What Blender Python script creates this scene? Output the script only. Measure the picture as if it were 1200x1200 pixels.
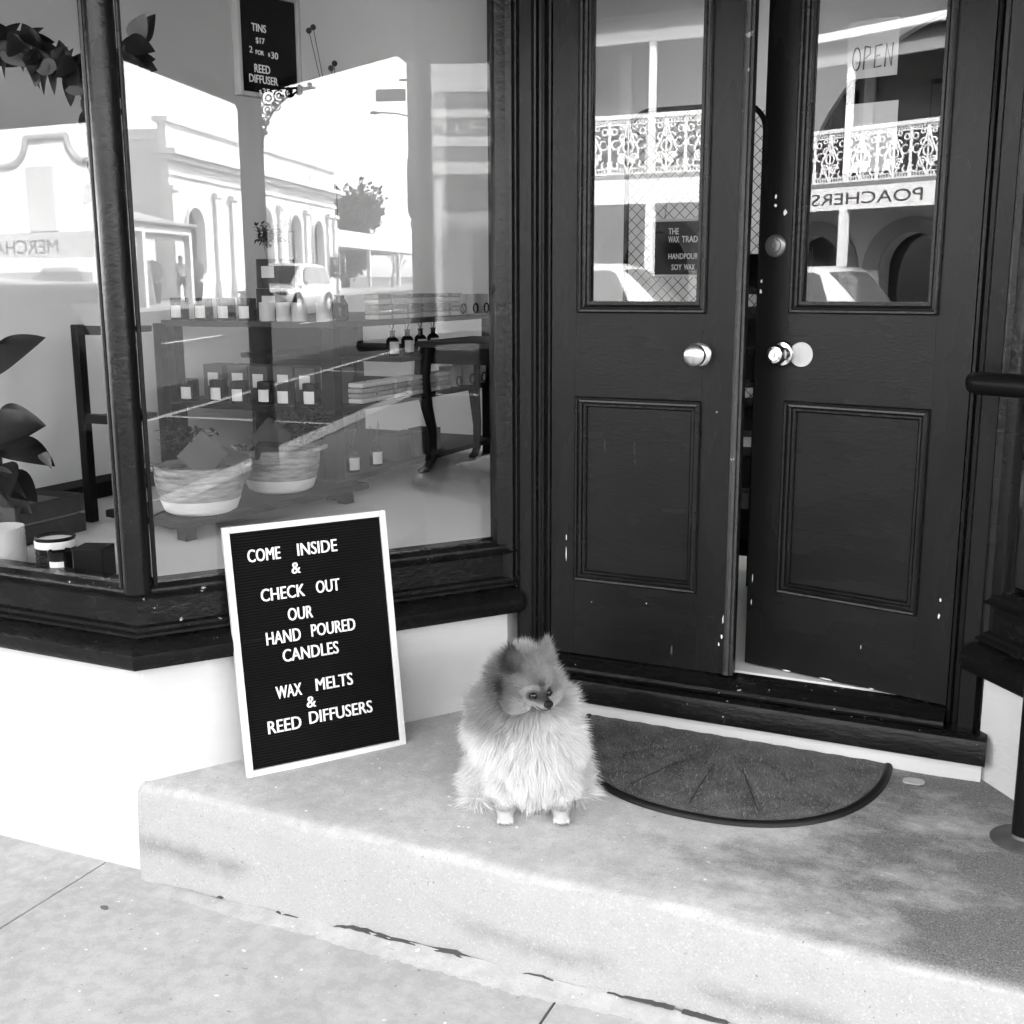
import bpy, bmesh, math, random
import numpy as np
from mathutils import Vector, Matrix
random.seed(7)
rng = np.random.default_rng(7)
S = bpy.context.scene
COL = S.collection
for o in list(bpy.data.objects):
    bpy.data.objects.remove(o)
# ------------------------------------------------------------------ camera
YAW, PITCH, ROLL = -0.439, 0.1977, -0.0036
Fv = Vector((math.sin(YAW)*math.cos(PITCH), math.cos(YAW)*math.cos(PITCH), -math.sin(PITCH)))
Rv = Vector((math.cos(YAW), -math.sin(YAW), 0.0))
Uv = Rv.cross(Fv)
R2 = Rv*math.cos(ROLL) + Uv*math.sin(ROLL)
U2 = -Rv*math.sin(ROLL) + Uv*math.cos(ROLL)
cd = bpy.data.cameras.new('camera')
cam = bpy.data.objects.new('camera', cd)
COL.objects.link(cam)
cd.sensor_width = 36.0
cd.lens = 1343.0/1200.0*36.0
cd.clip_start = 0.05
cd.clip_end = 1500.0
cam.matrix_world = Matrix(((R2.x, U2.x, -Fv.x, 1.4344), (R2.y, U2.y, -Fv.y, -3.068), (R2.z, U2.z, -Fv.z, 1.2994), (0, 0, 0, 1)))
S.camera = cam
# ------------------------------------------------------------------ sky and sun
SUN_DIR = Vector((0.66, 0.58, 0.68)).normalized()      # towards the sun: behind the shop, a little up the street
SUN_EL = math.asin(SUN_DIR.z)
SUN_AZ = math.atan2(SUN_DIR.x, SUN_DIR.y)
wd = bpy.data.worlds.new('World')
S.world = wd
wd.use_nodes = True
wt = wd.node_tree
wt.nodes.clear()
sky = wt.nodes.new('ShaderNodeTexSky')
sky.sky_type = 'NISHITA'
sky.sun_disc = False
sky.sun_elevation = SUN_EL
sky.sun_rotation = SUN_AZ
sky.air_density = 1.6
sky.dust_density = 1.3
sky.ozone_density = 1.0
bw = wt.nodes.new('ShaderNodeRGBToBW')
bg = wt.nodes.new('ShaderNodeBackground')
bg.inputs['Strength'].default_value = 0.15
wo = wt.nodes.new('ShaderNodeOutputWorld')
wt.links.new(sky.outputs[0], bw.inputs[0])
wt.links.new(bw.outputs[0], bg.inputs[0])
wt.links.new(bg.outputs[0], wo.inputs[0])
ld = bpy.data.lights.new('sun', 'SUN')
ld.energy = 2.6
ld.angle = math.radians(0.5)
ld.color = (1.0, 0.995, 0.985)
sun = bpy.data.objects.new('sun', ld)
COL.objects.link(sun)
sun.rotation_euler = SUN_DIR.to_track_quat('Z', 'Y').to_euler()
S.view_settings.view_transform = 'Standard'
S.view_settings.look = 'None'
S.view_settings.exposure = 4.1
S.view_settings.gamma = 1.0
S.render.engine = 'CYCLES'
cy = S.cycles
cy.use_denoising = True
cy.max_bounces = 12
cy.diffuse_bounces = 5
cy.glossy_bounces = 5
cy.transmission_bounces = 6
cy.transparent_max_bounces = 24
cy.caustics_reflective = False
cy.caustics_refractive = False
cy.sample_clamp_indirect = 12.0

# ------------------------------------------------------------------ materials (the photograph is black and white)
def g3(v):
    return (v, v, v, 1.0)

def newmat(name):
    m = bpy.data.materials.new(name)
    m.use_nodes = True
    nt = m.node_tree
    nt.nodes.clear()
    out = nt.nodes.new('ShaderNodeOutputMaterial')
    return m, nt, out

def N(nt, kind, **kw):
    n = nt.nodes.new('ShaderNode' + kind)
    for k, v in kw.items():
        if k in n.inputs:
            n.inputs[k].default_value = v
        else:
            setattr(n, k, v)
    return n

def ramp(nt, src, stops, interp='LINEAR'):
    r = nt.nodes.new('ShaderNodeValToRGB')
    r.color_ramp.interpolation = interp
    el = r.color_ramp.elements
    while len(el) < len(stops):
        el.new(0.5)
    for e, (p, v) in zip(el, stops):
        e.position = p
        e.color = g3(v)
    nt.links.new(src, r.inputs[0])
    return r.outputs[0]

def math_(nt, op, a, b=None):
    n = nt.nodes.new('ShaderNodeMath')
    n.operation = op
    for i, v in enumerate((a, b)):
        if v is None:
            continue
        if isinstance(v, (int, float)):
            n.inputs[i].default_value = v
        else:
            nt.links.new(v, n.inputs[i])
    return n.outputs[0]

def mixv(nt, fac, a, b):
    n = nt.nodes.new('ShaderNodeMix')
    n.data_type = 'RGBA'
    for i, v in ((0, fac), (6, a), (7, b)):
        if isinstance(v, (int, float)):
            n.inputs[i].default_value = v if i == 0 else g3(v)
        else:
            nt.links.new(v, n.inputs[i])
    return n.outputs[2]

def coord(nt, scale=(1, 1, 1), which='Object'):
    tc = nt.nodes.new('ShaderNodeTexCoord')
    mp = nt.nodes.new('ShaderNodeMapping')
    mp.inputs['Scale'].default_value = scale
    nt.links.new(tc.outputs[which], mp.inputs[0])
    return mp.outputs[0]

def noise(nt, vec, scale, detail=4.0, rough=0.55, out=0):
    n = nt.nodes.new('ShaderNodeTexNoise')
    n.inputs['Scale'].default_value = scale
    n.inputs['Detail'].default_value = detail
    n.inputs['Roughness'].default_value = rough
    nt.links.new(vec, n.inputs['Vector'])
    return n.outputs[out]

def surf(name, base, rough=0.6, var=0.12, nscale=6.0, bump=0.0, bscale=60.0, stretch=(1, 1, 1), spec=0.5, metal=0.0,
         coat=0.0, chips=0.0, chipv=0.6, speck=0.0, rvar=0.0, scuff=0.0, edge=0.0):
    """painted, wooden, stone or metal surface: broad tone variation, fine bump, optional chips and specks"""
    m, nt, out = newmat(name)
    p = N(nt, 'BsdfPrincipled')
    v = coord(nt, stretch)
    n1 = noise(nt, v, nscale, 5.0)
    c = ramp(nt, n1, [(0.25, base*(1-var)), (0.75, base*(1+var))])
    if speck > 0:
        n4 = noise(nt, coord(nt), 260.0, 2.0)
        c = mixv(nt, ramp(nt, n4, [(0.66, 0.0), (0.74, speck)]), c, min(1.0, base*2.2))
        c = mixv(nt, ramp(nt, n4, [(0.28, speck), (0.36, 0.0)]), c, base*0.45)
    if scuff > 0:
        wv = N(nt, 'TexNoise', Scale=3.0)
        n5 = noise(nt, coord(nt, (9, 9, 150)), 1.0, 4.0, .7)
        n6 = noise(nt, coord(nt, (60, 60, 7)), 1.0, 3.0, .7)
        n7 = noise(nt, coord(nt), 4.0, 4.0)
        k1 = math_(nt, 'MULTIPLY', ramp(nt, math_(nt, 'MAXIMUM', n5, n6), [(0.66, 0.0), (0.74, 1.0)]), ramp(nt, n7, [(0.5, 0.0), (0.68, 1.0)]))
        c = mixv(nt, math_(nt, 'MULTIPLY', k1, 0.8), c, scuff)
    if edge > 0:
        ge = N(nt, 'NewGeometry')
        k2 = math_(nt, 'MULTIPLY', ramp(nt, ge.outputs['Pointiness'], [(0.515, 0.0), (0.60, 1.0)]), ramp(nt, noise(nt, coord(nt), 26.0, 4.0), [(0.35, 0.15), (0.65, 1.0)]))
        c = mixv(nt, k2, c, edge)
    if chips > 0:
        w = coord(nt)
        n2 = noise(nt, w, 34.0, 3.0, 0.6)
        n3 = noise(nt, w, 2.3, 2.0)
        f = math_(nt, 'ADD', n2, math_(nt, 'MULTIPLY', n3, 0.22))
        k = ramp(nt, f, [(0.845-chips*0.1, 0.0), (0.86-chips*0.1, 1.0)])
        c = mixv(nt, k, c, chipv)
    nt.links.new(c, p.inputs['Base Color'])
    p.inputs['Roughness'].default_value = rough
    if rvar > 0:
        nt.links.new(ramp(nt, noise(nt, v, nscale*2.1, 4.0), [(0.3, max(0.03, rough-rvar)), (0.7, min(1, rough+rvar))]), p.inputs['Roughness'])
    p.inputs['Specular IOR Level'].default_value = spec
    p.inputs['Metallic'].default_value = metal
    p.inputs['Coat Weight'].default_value = coat
    p.inputs['Coat Roughness'].default_value = 0.12
    if bump > 0:
        b = N(nt, 'Bump', Strength=bump, Distance=0.004)
        nt.links.new(noise(nt, v, bscale, 6.0, 0.65), b.inputs['Height'])
        nt.links.new(b.outputs[0], p.inputs['Normal'])
    nt.links.new(p.outputs[0], out.inputs[0])
    return m

def glassmat(name, r0=0.05, tint=0.97, dirt=0.0):
    m, nt, out = newmat(name)
    geo = N(nt, 'NewGeometry')
    dp = N(nt, 'VectorMath', operation='DOT_PRODUCT')
    nt.links.new(geo.outputs['Normal'], dp.inputs[0])
    nt.links.new(geo.outputs['Incoming'], dp.inputs[1])
    a = math_(nt, 'ABSOLUTE', dp.outputs['Value'])
    f = math_(nt, 'POWER', math_(nt, 'SUBTRACT', 1.0, a), 5.0)
    f = math_(nt, 'ADD', math_(nt, 'MULTIPLY', f, 1.0-r0), r0)
    t = N(nt, 'BsdfTransparent')
    t.inputs[0].default_value = g3(tint)
    gl = N(nt, 'BsdfGlossy')
    gl.inputs['Roughness'].default_value = 0.0
    mx = N(nt, 'MixShader')
    nt.links.new(f, mx.inputs[0])
    nt.links.new(t.outputs[0], mx.inputs[1])
    nt.links.new(gl.outputs[0], mx.inputs[2])
    res = mx.outputs[0]
    if dirt > 0:
        d = N(nt, 'BsdfDiffuse')
        d.inputs[0].default_value = g3(0.8)
        mx2 = N(nt, 'MixShader')
        nt.links.new(ramp(nt, noise(nt, coord(nt, (1, 1, .25)), 5.0, 6.0), [(0.45, 0.0), (0.85, dirt)]), mx2.inputs[0])
        nt.links.new(res, mx2.inputs[1])
        nt.links.new(d.outputs[0], mx2.inputs[2])
        res = mx2.outputs[0]
    nt.links.new(res, out.inputs[0])
    return m

# ------------------------------------------------------------------ mesh helpers
class MB:
    def __init__(self):
        self.v = []
        self.f = []
    def add(self, vs, fs):
        n = len(self.v)
        self.v.extend([tuple(p) for p in vs])
        self.f.extend([tuple(i+n for i in f) for f in fs])
        return self
    def box(self, a, b, M=None):
        (x0, y0, z0), (x1, y1, z1) = a, b
        vs = [Vector(p) for p in ((x0,y0,z0),(x1,y0,z0),(x1,y1,z0),(x0,y1,z0),(x0,y0,z1),(x1,y0,z1),(x1,y1,z1),(x0,y1,z1))]
        if M is not None:
            vs = [M @ p for p in vs]
        return self.add(vs, [(0,3,2,1),(4,5,6,7),(0,1,5,4),(1,2,6,5),(2,3,7,6),(3,0,4,7)])
    def bbox(self, a, b, r, M=None):
        """box with bevelled edges"""
        bm = bmesh.new()
        bmesh.ops.create_cube(bm, size=1.0)
        for q in bm.verts:
            q.co = Vector(((a[0]+b[0])/2+q.co.x*(b[0]-a[0]), (a[1]+b[1])/2+q.co.y*(b[1]-a[1]), (a[2]+b[2])/2+q.co.z*(b[2]-a[2])))
        bmesh.ops.bevel(bm, geom=bm.edges[:], offset=r, segments=2, affect='EDGES', profile=0.5)
        bm.verts.index_update()
        vs = [(M @ q.co) if M is not None else q.co.copy() for q in bm.verts]
        fs = [[q.index for q in f.verts] for f in bm.faces]
        bm.free()
        return self.add(vs, fs)
    def prism(self, poly, z0, z1):
        n = len(poly)
        vs = [(x, y, z0) for x, y in poly] + [(x, y, z1) for x, y in poly]
        fs = [(i, (i+1) % n, n+(i+1) % n, n+i) for i in range(n)]
        return self.add(vs, fs + [tuple(range(n))[::-1], tuple(range(n, 2*n))])
    def extrude(self, poly3, d):
        """closed planar outline of 3-D points, thickened along d"""
        n = len(poly3)
        d = Vector(d)
        vs = [Vector(p) for p in poly3]
        vs = vs + [p+d for p in vs]
        fs = [(i, (i+1) % n, n+(i+1) % n, n+i) for i in range(n)]
        return self.add(vs, fs + [tuple(range(n))[::-1], tuple(range(n, 2*n))])
    def sweep(self, prof, path, flip=1.0):
        """closed profile (out, z) along a plan polyline with mitred corners; out is to the right of the path direction"""
        P = [Vector((p[0], p[1], 0)) for p in path]
        ns = []
        for a, b in zip(P, P[1:]):
            d = (b-a).normalized()
            ns.append(Vector((d.y, -d.x, 0))*flip)
        rows = []
        for i, p in enumerate(P):
            if i == 0:
                m = ns[0]
            elif i == len(P)-1:
                m = ns[-1]
            else:
                m = (ns[i-1]+ns[i])/(1+ns[i-1].dot(ns[i]))
            rows.append([(p+m*o+Vector((0, 0, z))) for o, z in prof])
        k = len(prof)
        vs = [q for r in rows for q in r]
        fs = []
        for i in range(len(P)-1):
            for j in range(k):
                fs.append((i*k+j, i*k+(j+1) % k, (i+1)*k+(j+1) % k, (i+1)*k+j))
        fs.append(tuple(range(k))[::-1])
        fs.append(tuple(range((len(P)-1)*k, len(P)*k)))
        return self.add(vs, fs)
    def frame(self, u0, u1, z0, z1, prof, M):
        """rectangular picture-frame moulding: prof = (inset from outer edge, height); local plane x,z with height along -y"""
        k = len(prof)
        vs = []
        for (cu, cz, su, sz) in ((u0, z0, 1, 1), (u1, z0, -1, 1), (u1, z1, -1, -1), (u0, z1, 1, -1)):
            for d, h in prof:
                vs.append(M @ Vector((cu+su*d, -h, cz+sz*d)))
        fs = []
        for c in range(4):
            n = (c+1) % 4
            for j in range(k-1):
                fs.append((c*k+j, n*k+j, n*k+j+1, c*k+j+1))
        return self.add(vs, fs)
    def lathe(self, prof, c=(0, 0, 0), n=24, sx=1.0, sy=1.0, M=None):
        vs = []
        for r, z in prof:
            for i in range(n):
                a = 2*math.pi*i/n
                vs.append(Vector((c[0]+r*math.cos(a)*sx, c[1]+r*math.sin(a)*sy, c[2]+z)))
        if M is not None:
            vs = [M @ p for p in vs]
        fs = []
        for j in range(len(prof)-1):
            for i in range(n):
                fs.append((j*n+i, j*n+(i+1) % n, (j+1)*n+(i+1) % n, (j+1)*n+i))
        if prof[0][0] > 1e-6:
            fs.append(tuple(range(n))[::-1])
        if prof[-1][0] > 1e-6:
            fs.append(tuple(range((len(prof)-1)*n, len(prof)*n)))
        return self.add(vs, fs)
    def tube(self, pts, rad, n=8):
        pts = [Vector(p) for p in pts]
        rads = rad if isinstance(rad, (list, tuple)) else [rad]*len(pts)
        up = Vector((0, 0, 1))
        vs = []
        prev = None
        for i, p in enumerate(pts):
            t = (pts[min(i+1, len(pts)-1)]-pts[max(i-1, 0)]).normalized()
            if prev is None:
                a = t.cross(up)
                if a.length < 1e-3:
                    a = t.cross(Vector((1, 0, 0)))
            else:
                a = prev - t*prev.dot(t)
            a.normalize()
            prev = a
            b = t.cross(a)
            for k in range(n):
                w = 2*math.pi*k/n
                vs.append(p+(a*math.cos(w)+b*math.sin(w))*rads[i])
        fs = []
        for i in range(len(pts)-1):
            for k in range(n):
                fs.append((i*n+k, i*n+(k+1) % n, (i+1)*n+(k+1) % n, (i+1)*n+k))
        fs.append(tuple(range(n))[::-1])
        fs.append(tuple(range((len(pts)-1)*n, len(pts)*n)))
        return self.add(vs, fs)
    def ball(self, c, r, n=16, m=10, M=None):
        if not isinstance(r, (tuple, list)):
            r = (r, r, r)
        vs = [Vector((0, 0, -r[2]))]
        for j in range(1, m):
            t = -math.pi/2+math.pi*j/m
            for i in range(n):
                a = 2*math.pi*i/n
                vs.append(Vector((r[0]*math.cos(t)*math.cos(a), r[1]*math.cos(t)*math.sin(a), r[2]*math.sin(t))))
        vs.append(Vector((0, 0, r[2])))
        if M is not None:
            vs = [M @ p for p in vs]
        vs = [p+Vector(c) for p in vs]
        fs = [(0, 1+(i+1) % n, 1+i) for i in range(n)]
        for j in range(m-2):
            for i in range(n):
                fs.append((1+j*n+i, 1+j*n+(i+1) % n, 1+(j+1)*n+(i+1) % n, 1+(j+1)*n+i))
        b = 1+(m-2)*n
        fs += [(b+i, b+(i+1) % n, len(vs)-1) for i in range(n)]
        return self.add(vs, fs)
    def build(self, name, mat, parent=None, smooth=None, local=False):
        me = bpy.data.meshes.new(name)
        off = Vector((0, 0, 0))
        inv = None
        if parent is not None and not local:
            r = parent
            while r.parent is not None:
                r = r.parent
            inv = Matrix.LocRotScale(r.location, r.rotation_euler, r.scale).inverted()
        vs = [tuple(inv @ Vector(p)) for p in self.v] if inv is not None else [tuple(p) for p in self.v]
        me.from_pydata(vs, [], self.f)
        bm = bmesh.new()
        bm.from_mesh(me)
        bmesh.ops.recalc_face_normals(bm, faces=bm.faces[:])
        bm.to_mesh(me)
        bm.free()
        if mat is not None:
            me.materials.append(mat)
        if smooth is not None:
            me.shade_smooth()
            if smooth < 179:
                me.set_sharp_from_angle(angle=math.radians(smooth))
        o = bpy.data.objects.new(name, me)
        COL.objects.link(o)
        if parent is not None:
            o.parent = parent
        return o

def tag(o, label, cat, group=None):
    o['label'] = label
    o['category'] = cat
    if group:
        o['group'] = group
    return o

def thing(name, label, cat, loc=(0, 0, 0), rz=0.0, group=None):
    o = bpy.data.objects.new(name, None)
    COL.objects.link(o)
    o.location = loc
    o.rotation_euler = (0, 0, rz)
    o.empty_display_size = 0.1
    return tag(o, label, cat, group)

def struct(o, kind='structure'):
    o['kind'] = kind
    return o

def dup(root, loc, rz=None, label=None, group=None, scale=None):
    r = root.copy()
    COL.objects.link(r)
    r.location = loc
    if rz is not None:
        r.rotation_euler = (0, 0, rz)
    if scale is not None:
        r.scale = scale if isinstance(scale, (tuple, list)) else (scale, scale, scale)
    if label:
        r['label'] = label
    if group:
        r['group'] = group
    for ch in list(root.children):
        c = ch.copy()
        COL.objects.link(c)
        c.parent = r
        for gch in list(ch.children):
            d = gch.copy()
            COL.objects.link(d)
            d.parent = c
    return r

def text(name, s, size, M, mat, parent=None, extrude=0.001, offset=0.0, sx=1.0, align='CENTER', space=1.0):
    """raised lettering as a mesh; M maps text x/y/normal to the world"""
    cu = bpy.data.curves.new('t', 'FONT')
    cu.body = s
    cu.size = size
    cu.extrude = extrude
    cu.offset = offset
    cu.align_x = align
    cu.align_y = 'CENTER'
    cu.space_character = space
    cu.resolution_u = 3
    ob = bpy.data.objects.new('t', cu)
    COL.objects.link(ob)
    dg = bpy.context.evaluated_depsgraph_get()
    me0 = bpy.data.meshes.new_from_object(ob.evaluated_get(dg))
    mb = MB()
    mb.add([M @ Vector((p.co.x*sx, p.co.y, p.co.z)) for p in me0.vertices], [tuple(f.vertices) for f in me0.polygons])
    bpy.data.objects.remove(ob)
    bpy.data.curves.remove(cu)
    bpy.data.meshes.remove(me0)
    return mb.build(name, mat, parent)

def basis(o, x, y, z):
    x, y, z = Vector(x), Vector(y), Vector(z)
    return Matrix(((x.x, y.x, z.x, o[0]), (x.y, y.y, z.y, o[1]), (x.z, y.z, z.z, o[2]), (0, 0, 0, 1)))

def rotz(a, o=(0, 0, 0)):
    return Matrix.Translation(Vector(o)) @ Matrix.Rotation(a, 4, 'Z')
# ================================================================== MATERIALS USED
BLACK = surf('black_gloss_paint', 0.006, rough=0.22, var=0.25, nscale=3.0, bump=0.35, bscale=55.0, spec=0.24, scuff=0.05, chips=0.0, chipv=0.25, rvar=0.08)
BLACKDOOR = surf('black_door_paint', 0.008, rough=0.27, var=0.22, nscale=2.5, bump=0.16, bscale=110.0, stretch=(0.4, 1, 1.6), spec=0.16, scuff=0.10, chips=0.0, chipv=0.35, rvar=0.08)
BLACKSTILE = surf('black_stile_paint', 0.008, rough=0.27, var=0.22, nscale=2.5, bump=0.16, bscale=110.0, stretch=(1.6, 1, 0.4), spec=0.16, scuff=0.10, chips=0.0, chipv=0.35, rvar=0.08)
WORN = surf('worn_black_sill', 0.006, rough=0.24, var=0.35, nscale=9.0, bump=0.7, bscale=40.0, stretch=(0.5, 1, 1.5), spec=0.16, scuff=0.08, chips=0.12, chipv=0.30, rvar=0.12)
WHITEWALL = surf('white_masonry_paint', 0.48, rough=0.75, var=0.07, nscale=3.0, bump=0.7, bscale=20.0, stretch=(1, 1, 2.5))
WHITEPAINT = surf('white_paint', 0.78, rough=0.5, var=0.03)
GREYCEIL = surf('verandah_lining', 0.07, rough=0.8, var=0.06, nscale=2.0)
GREYPOST = surf('grey_post_paint', 0.09, rough=0.5, var=0.06)
INTWALL = surf('shop_wall_paint', 0.74, rough=0.85, var=0.02)
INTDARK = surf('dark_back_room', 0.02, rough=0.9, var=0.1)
FLOORMAT = surf('pale_vinyl_floor', 0.72, rough=0.28, var=0.05, nscale=1.6)
DARKWOOD = surf('dark_stained_wood', 0.006, rough=0.6, spec=0.08, var=0.35, nscale=5.0, stretch=(1, 1, 6), bump=0.1)
MIDWOOD = surf('brown_wood', 0.035, rough=0.6, spec=0.15, var=0.3, nscale=5.0, stretch=(1, 6, 6), bump=0.1)
BLACKMETAL = surf('black_metal', 0.004, rough=0.4, var=0.2, spec=0.12)
SATIN = surf('satin_metal', 0.62, rough=0.28, var=0.08, metal=1.0)
CHROME = surf('polished_metal', 0.72, rough=0.14, var=0.05, metal=1.0)
GLASS = glassmat('window_glass', 0.05, 0.99)
DOORGLASS = glassmat('door_glass', 0.05, 0.97)

# ------------------------------------------------------------------ concrete step and paving
def concrete(name, base, stain=False, light=None):
    m, nt, out = newmat(name)
    p = N(nt, 'BsdfPrincipled', Roughness=0.85)
    p.inputs['Specular IOR Level'].default_value = 0.25
    w = coord(nt)
    c = ramp(nt, noise(nt, w, 2.6, 6.0, 0.6), [(0.25, base*0.84), (0.75, base*1.12)])
    big = noise(nt, w, 0.9, 3.0, 0.5)
    c = mixv(nt, ramp(nt, big, [(0.4, 0.0), (0.7, 0.25)]), c, base*0.72)
    fine = noise(nt, w, 190.0, 3.0, 0.7)
    mid = noise(nt, w, 22.0, 5.0, 0.65)
    c = mixv(nt, ramp(nt, mid, [(0.42, 0.30), (0.52, 0.0)]), c, base*0.66)
    c = mixv(nt, ramp(nt, mid, [(0.54, 0.0), (0.66, 0.30)]), c, min(.9, base*1.3))
    c = mixv(nt, ramp(nt, fine, [(0.62, 0.0), (0.72, 0.45)]), c, min(0.9, base*1.7))
    c = mixv(nt, ramp(nt, fine, [(0.28, 0.45), (0.38, 0.0)]), c, base*0.5)
    spots = noise(nt, w, 55.0, 1.0, 0.4)
    c = mixv(nt, ramp(nt, spots, [(0.765, 0.0), (0.785, 0.7)]), c, base*1.9)
    c = mixv(nt, ramp(nt, spots, [(0.205, 0.55), (0.22, 0.0)]), c, base*0.35)
    if stain:
        # a damp, dirty patch at the right-hand end of the step; worn nosing and riser, darkened to offset the strong light there
        sp = N(nt, 'SeparateXYZ')
        nt.links.new(w, sp.inputs[0])
        n2 = noise(nt, coord(nt, (1, 1.6, 1)), 2.4, 8.0, 0.70)
        fx = math_(nt, 'ADD', math_(nt, 'MULTIPLY', sp.outputs[0], 0.62), math_(nt, 'MULTIPLY', math_(nt, 'SUBTRACT', n2, 0.5), 1.7))
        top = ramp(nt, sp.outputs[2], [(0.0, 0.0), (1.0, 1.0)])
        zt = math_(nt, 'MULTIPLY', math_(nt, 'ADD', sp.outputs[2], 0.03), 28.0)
        k = math_(nt, 'MULTIPLY', ramp(nt, fx, [(0.48, 0.0), (0.88, 0.95)]), ramp(nt, zt, [(0.45, 0.0), (0.86, 1.0)]))
        grain = ramp(nt, noise(nt, w, 300.0, 3.0), [(0.3, 0.05), (0.7, 0.20)])
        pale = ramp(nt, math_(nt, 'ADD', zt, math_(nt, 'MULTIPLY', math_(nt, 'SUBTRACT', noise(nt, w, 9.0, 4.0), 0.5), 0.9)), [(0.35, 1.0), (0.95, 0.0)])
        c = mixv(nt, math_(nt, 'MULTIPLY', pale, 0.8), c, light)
        c = mixv(nt, k, c, grain)
        # grubby streaks and a broken joint along the foot of the riser
        zz = math_(nt, 'ADD', sp.outputs[2], math_(nt, 'MULTIPLY', math_(nt, 'SUBTRACT', noise(nt, w, 7.0, 6.0, 0.7), 0.5), 0.10))
        smear = math_(nt, 'MULTIPLY', ramp(nt, math_(nt, 'MULTIPLY', math_(nt, 'ABSOLUTE', math_(nt, 'ADD', zz, 0.165)), 18.0), [(0.0, 0.6), (0.7, 0.0)]),
                      ramp(nt, noise(nt, w, 2.2, 3.0), [(0.45, 0.0), (0.6, 1.0)]))
        c = mixv(nt, smear, c, 0.12)
        pit = noise(nt, w, 75.0, 2.0, .6)
        c = mixv(nt, math_(nt, 'MULTIPLY', ramp(nt, pit, [(0.26, 0.8), (0.31, 0.0)]), ramp(nt, noise(nt, w, 5.0, 3.0), [(0.45, 0.0), (0.6, 1.0)])), c, 0.08)
        c = mixv(nt, ramp(nt, fine, [(0.56, 0.0), (0.70, 0.35)]), c, 0.55)
        c = mixv(nt, ramp(nt, fine, [(0.30, 0.35), (0.42, 0.0)]), c, 0.13)
    nt.links.new(c, p.inputs['Base Color'])
    b = N(nt, 'Bump', Strength=0.45, Distance=0.002)
    nt.links.new(fine, b.inputs['Height'])
    nt.links.new(b.outputs[0], p.inputs['Normal'])
    nt.links.new(p.outputs[0], out.inputs[0])
    return m
PAVING = concrete('paving_concrete', 0.40)
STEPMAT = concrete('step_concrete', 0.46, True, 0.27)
MORTAR = concrete('mortar_fillet', 0.40)
ASPHALT = surf('asphalt', 0.040, rough=0.85, var=0.2, nscale=1.2, bump=0.3, bscale=120.0, speck=0.4)
KERBMAT = surf('pale_kerb', 0.80, rough=0.8, var=0.1)
LINEMAT = surf('road_marking_paint', 0.8, rough=0.6, var=0.05)
EARTH = surf('far_ground', 0.16, rough=0.9, var=0.3, nscale=0.2)
JOINT = surf('joint_dark_bed', 0.06, rough=1.0, var=0.3)  # dark colour of the paving bed and the step crack

def pz(x, y):
    xx = max(-1.6, min(1.8, x))
    return -0.255 + 0.02*xx + 0.012*(x-xx) + 0.012*(y+0.9)

def rz_(x, y):
    return -0.40 + (-y-4.2)*0.03 + 0.012*x

# paving slabs: separate slabs with open joints
mb = MB()
xs = [0.56+1.39*k for k in range(-12, 26)]
ys = [-0.86, -1.98, -2.97]
gp = 0.0035
for x0, x1 in zip(xs, xs[1:]):
    for y1, y0 in zip(ys, ys[1:]):
        sub = 4
        for k in range(sub):
            a = x0+gp + (x1-x0-2*gp)*k/sub
            b = x0+gp + (x1-x0-2*gp)*(k+1)/sub
            vs = [(a, y0+gp, pz(a, y0)), (b, y0+gp, pz(b, y0)), (b, y1-gp, pz(b, y1)), (a, y1-gp, pz(a, y1))]
            n = len(mb.v)
            mb.add(vs, [(0, 1, 2, 3)])
        e = [(x0+gp, y0+gp), (x1-gp, y0+gp), (x1-gp, y1-gp), (x0+gp, y1-gp)]
        for i in range(4):
            p, q = e[i], e[(i+1) % 4]
            mb.add([(p[0], p[1], pz(*p)), (q[0], q[1], pz(*q)), (q[0], q[1], pz(*q)-0.03), (p[0], p[1], pz(*p)-0.03)], [(0, 1, 2, 3)])
pav = struct(mb.build('pavement', PAVING))
mb = MB()
for x0, x1 in zip(xs, xs[1:]):
    mb.add([(x, y, pz(x, y)-0.014) for x, y in ((x0, -2.97), (x1, -2.97), (x1, -0.8), (x0, -0.8))], [(0, 1, 2, 3)])
struct(mb.build('pavement_bed', JOINT))
mb = MB()
kx = [-16+1.2*k for k in range(60)]
for a, b in zip(kx, kx[1:]):
    za, zb = pz(a, -3.0)+0.01, pz(b, -3.0)+0.01
    vs = [(a+.004, -3.21, za-.25), (b-.004, -3.21, zb-.25), (b-.004, -2.975, zb-.25), (a+.004, -2.975, za-.25),
          (a+.004, -3.20, za), (b-.004, -3.20, zb), (b-.004, -2.975, zb), (a+.004, -2.975, za)]
    mb.add(vs, [(0, 3, 2, 1), (4, 5, 6, 7), (0, 1, 5, 4), (1, 2, 6, 5), (2, 3, 7, 6), (3, 0, 4, 7)])
struct(mb.build('kerb', KERBMAT))
mb = MB()
rx = [-260, -120, -60, -30, -16, 0, 16, 32, 48, 64, 90, 130, 300]
ry = [-17.25, -15, -11, -7.5, -4.2, -3.15]
for a, b in zip(rx, rx[1:]):
    for c, d in zip(ry, ry[1:]):
        mb.add([(a, c, rz_(a, c)), (b, c, rz_(b, c)), (b, d, rz_(b, d)), (a, d, rz_(a, d))], [(0, 1, 2, 3)])
struct(mb.build('road', ASPHALT))
mb = MB()
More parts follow.
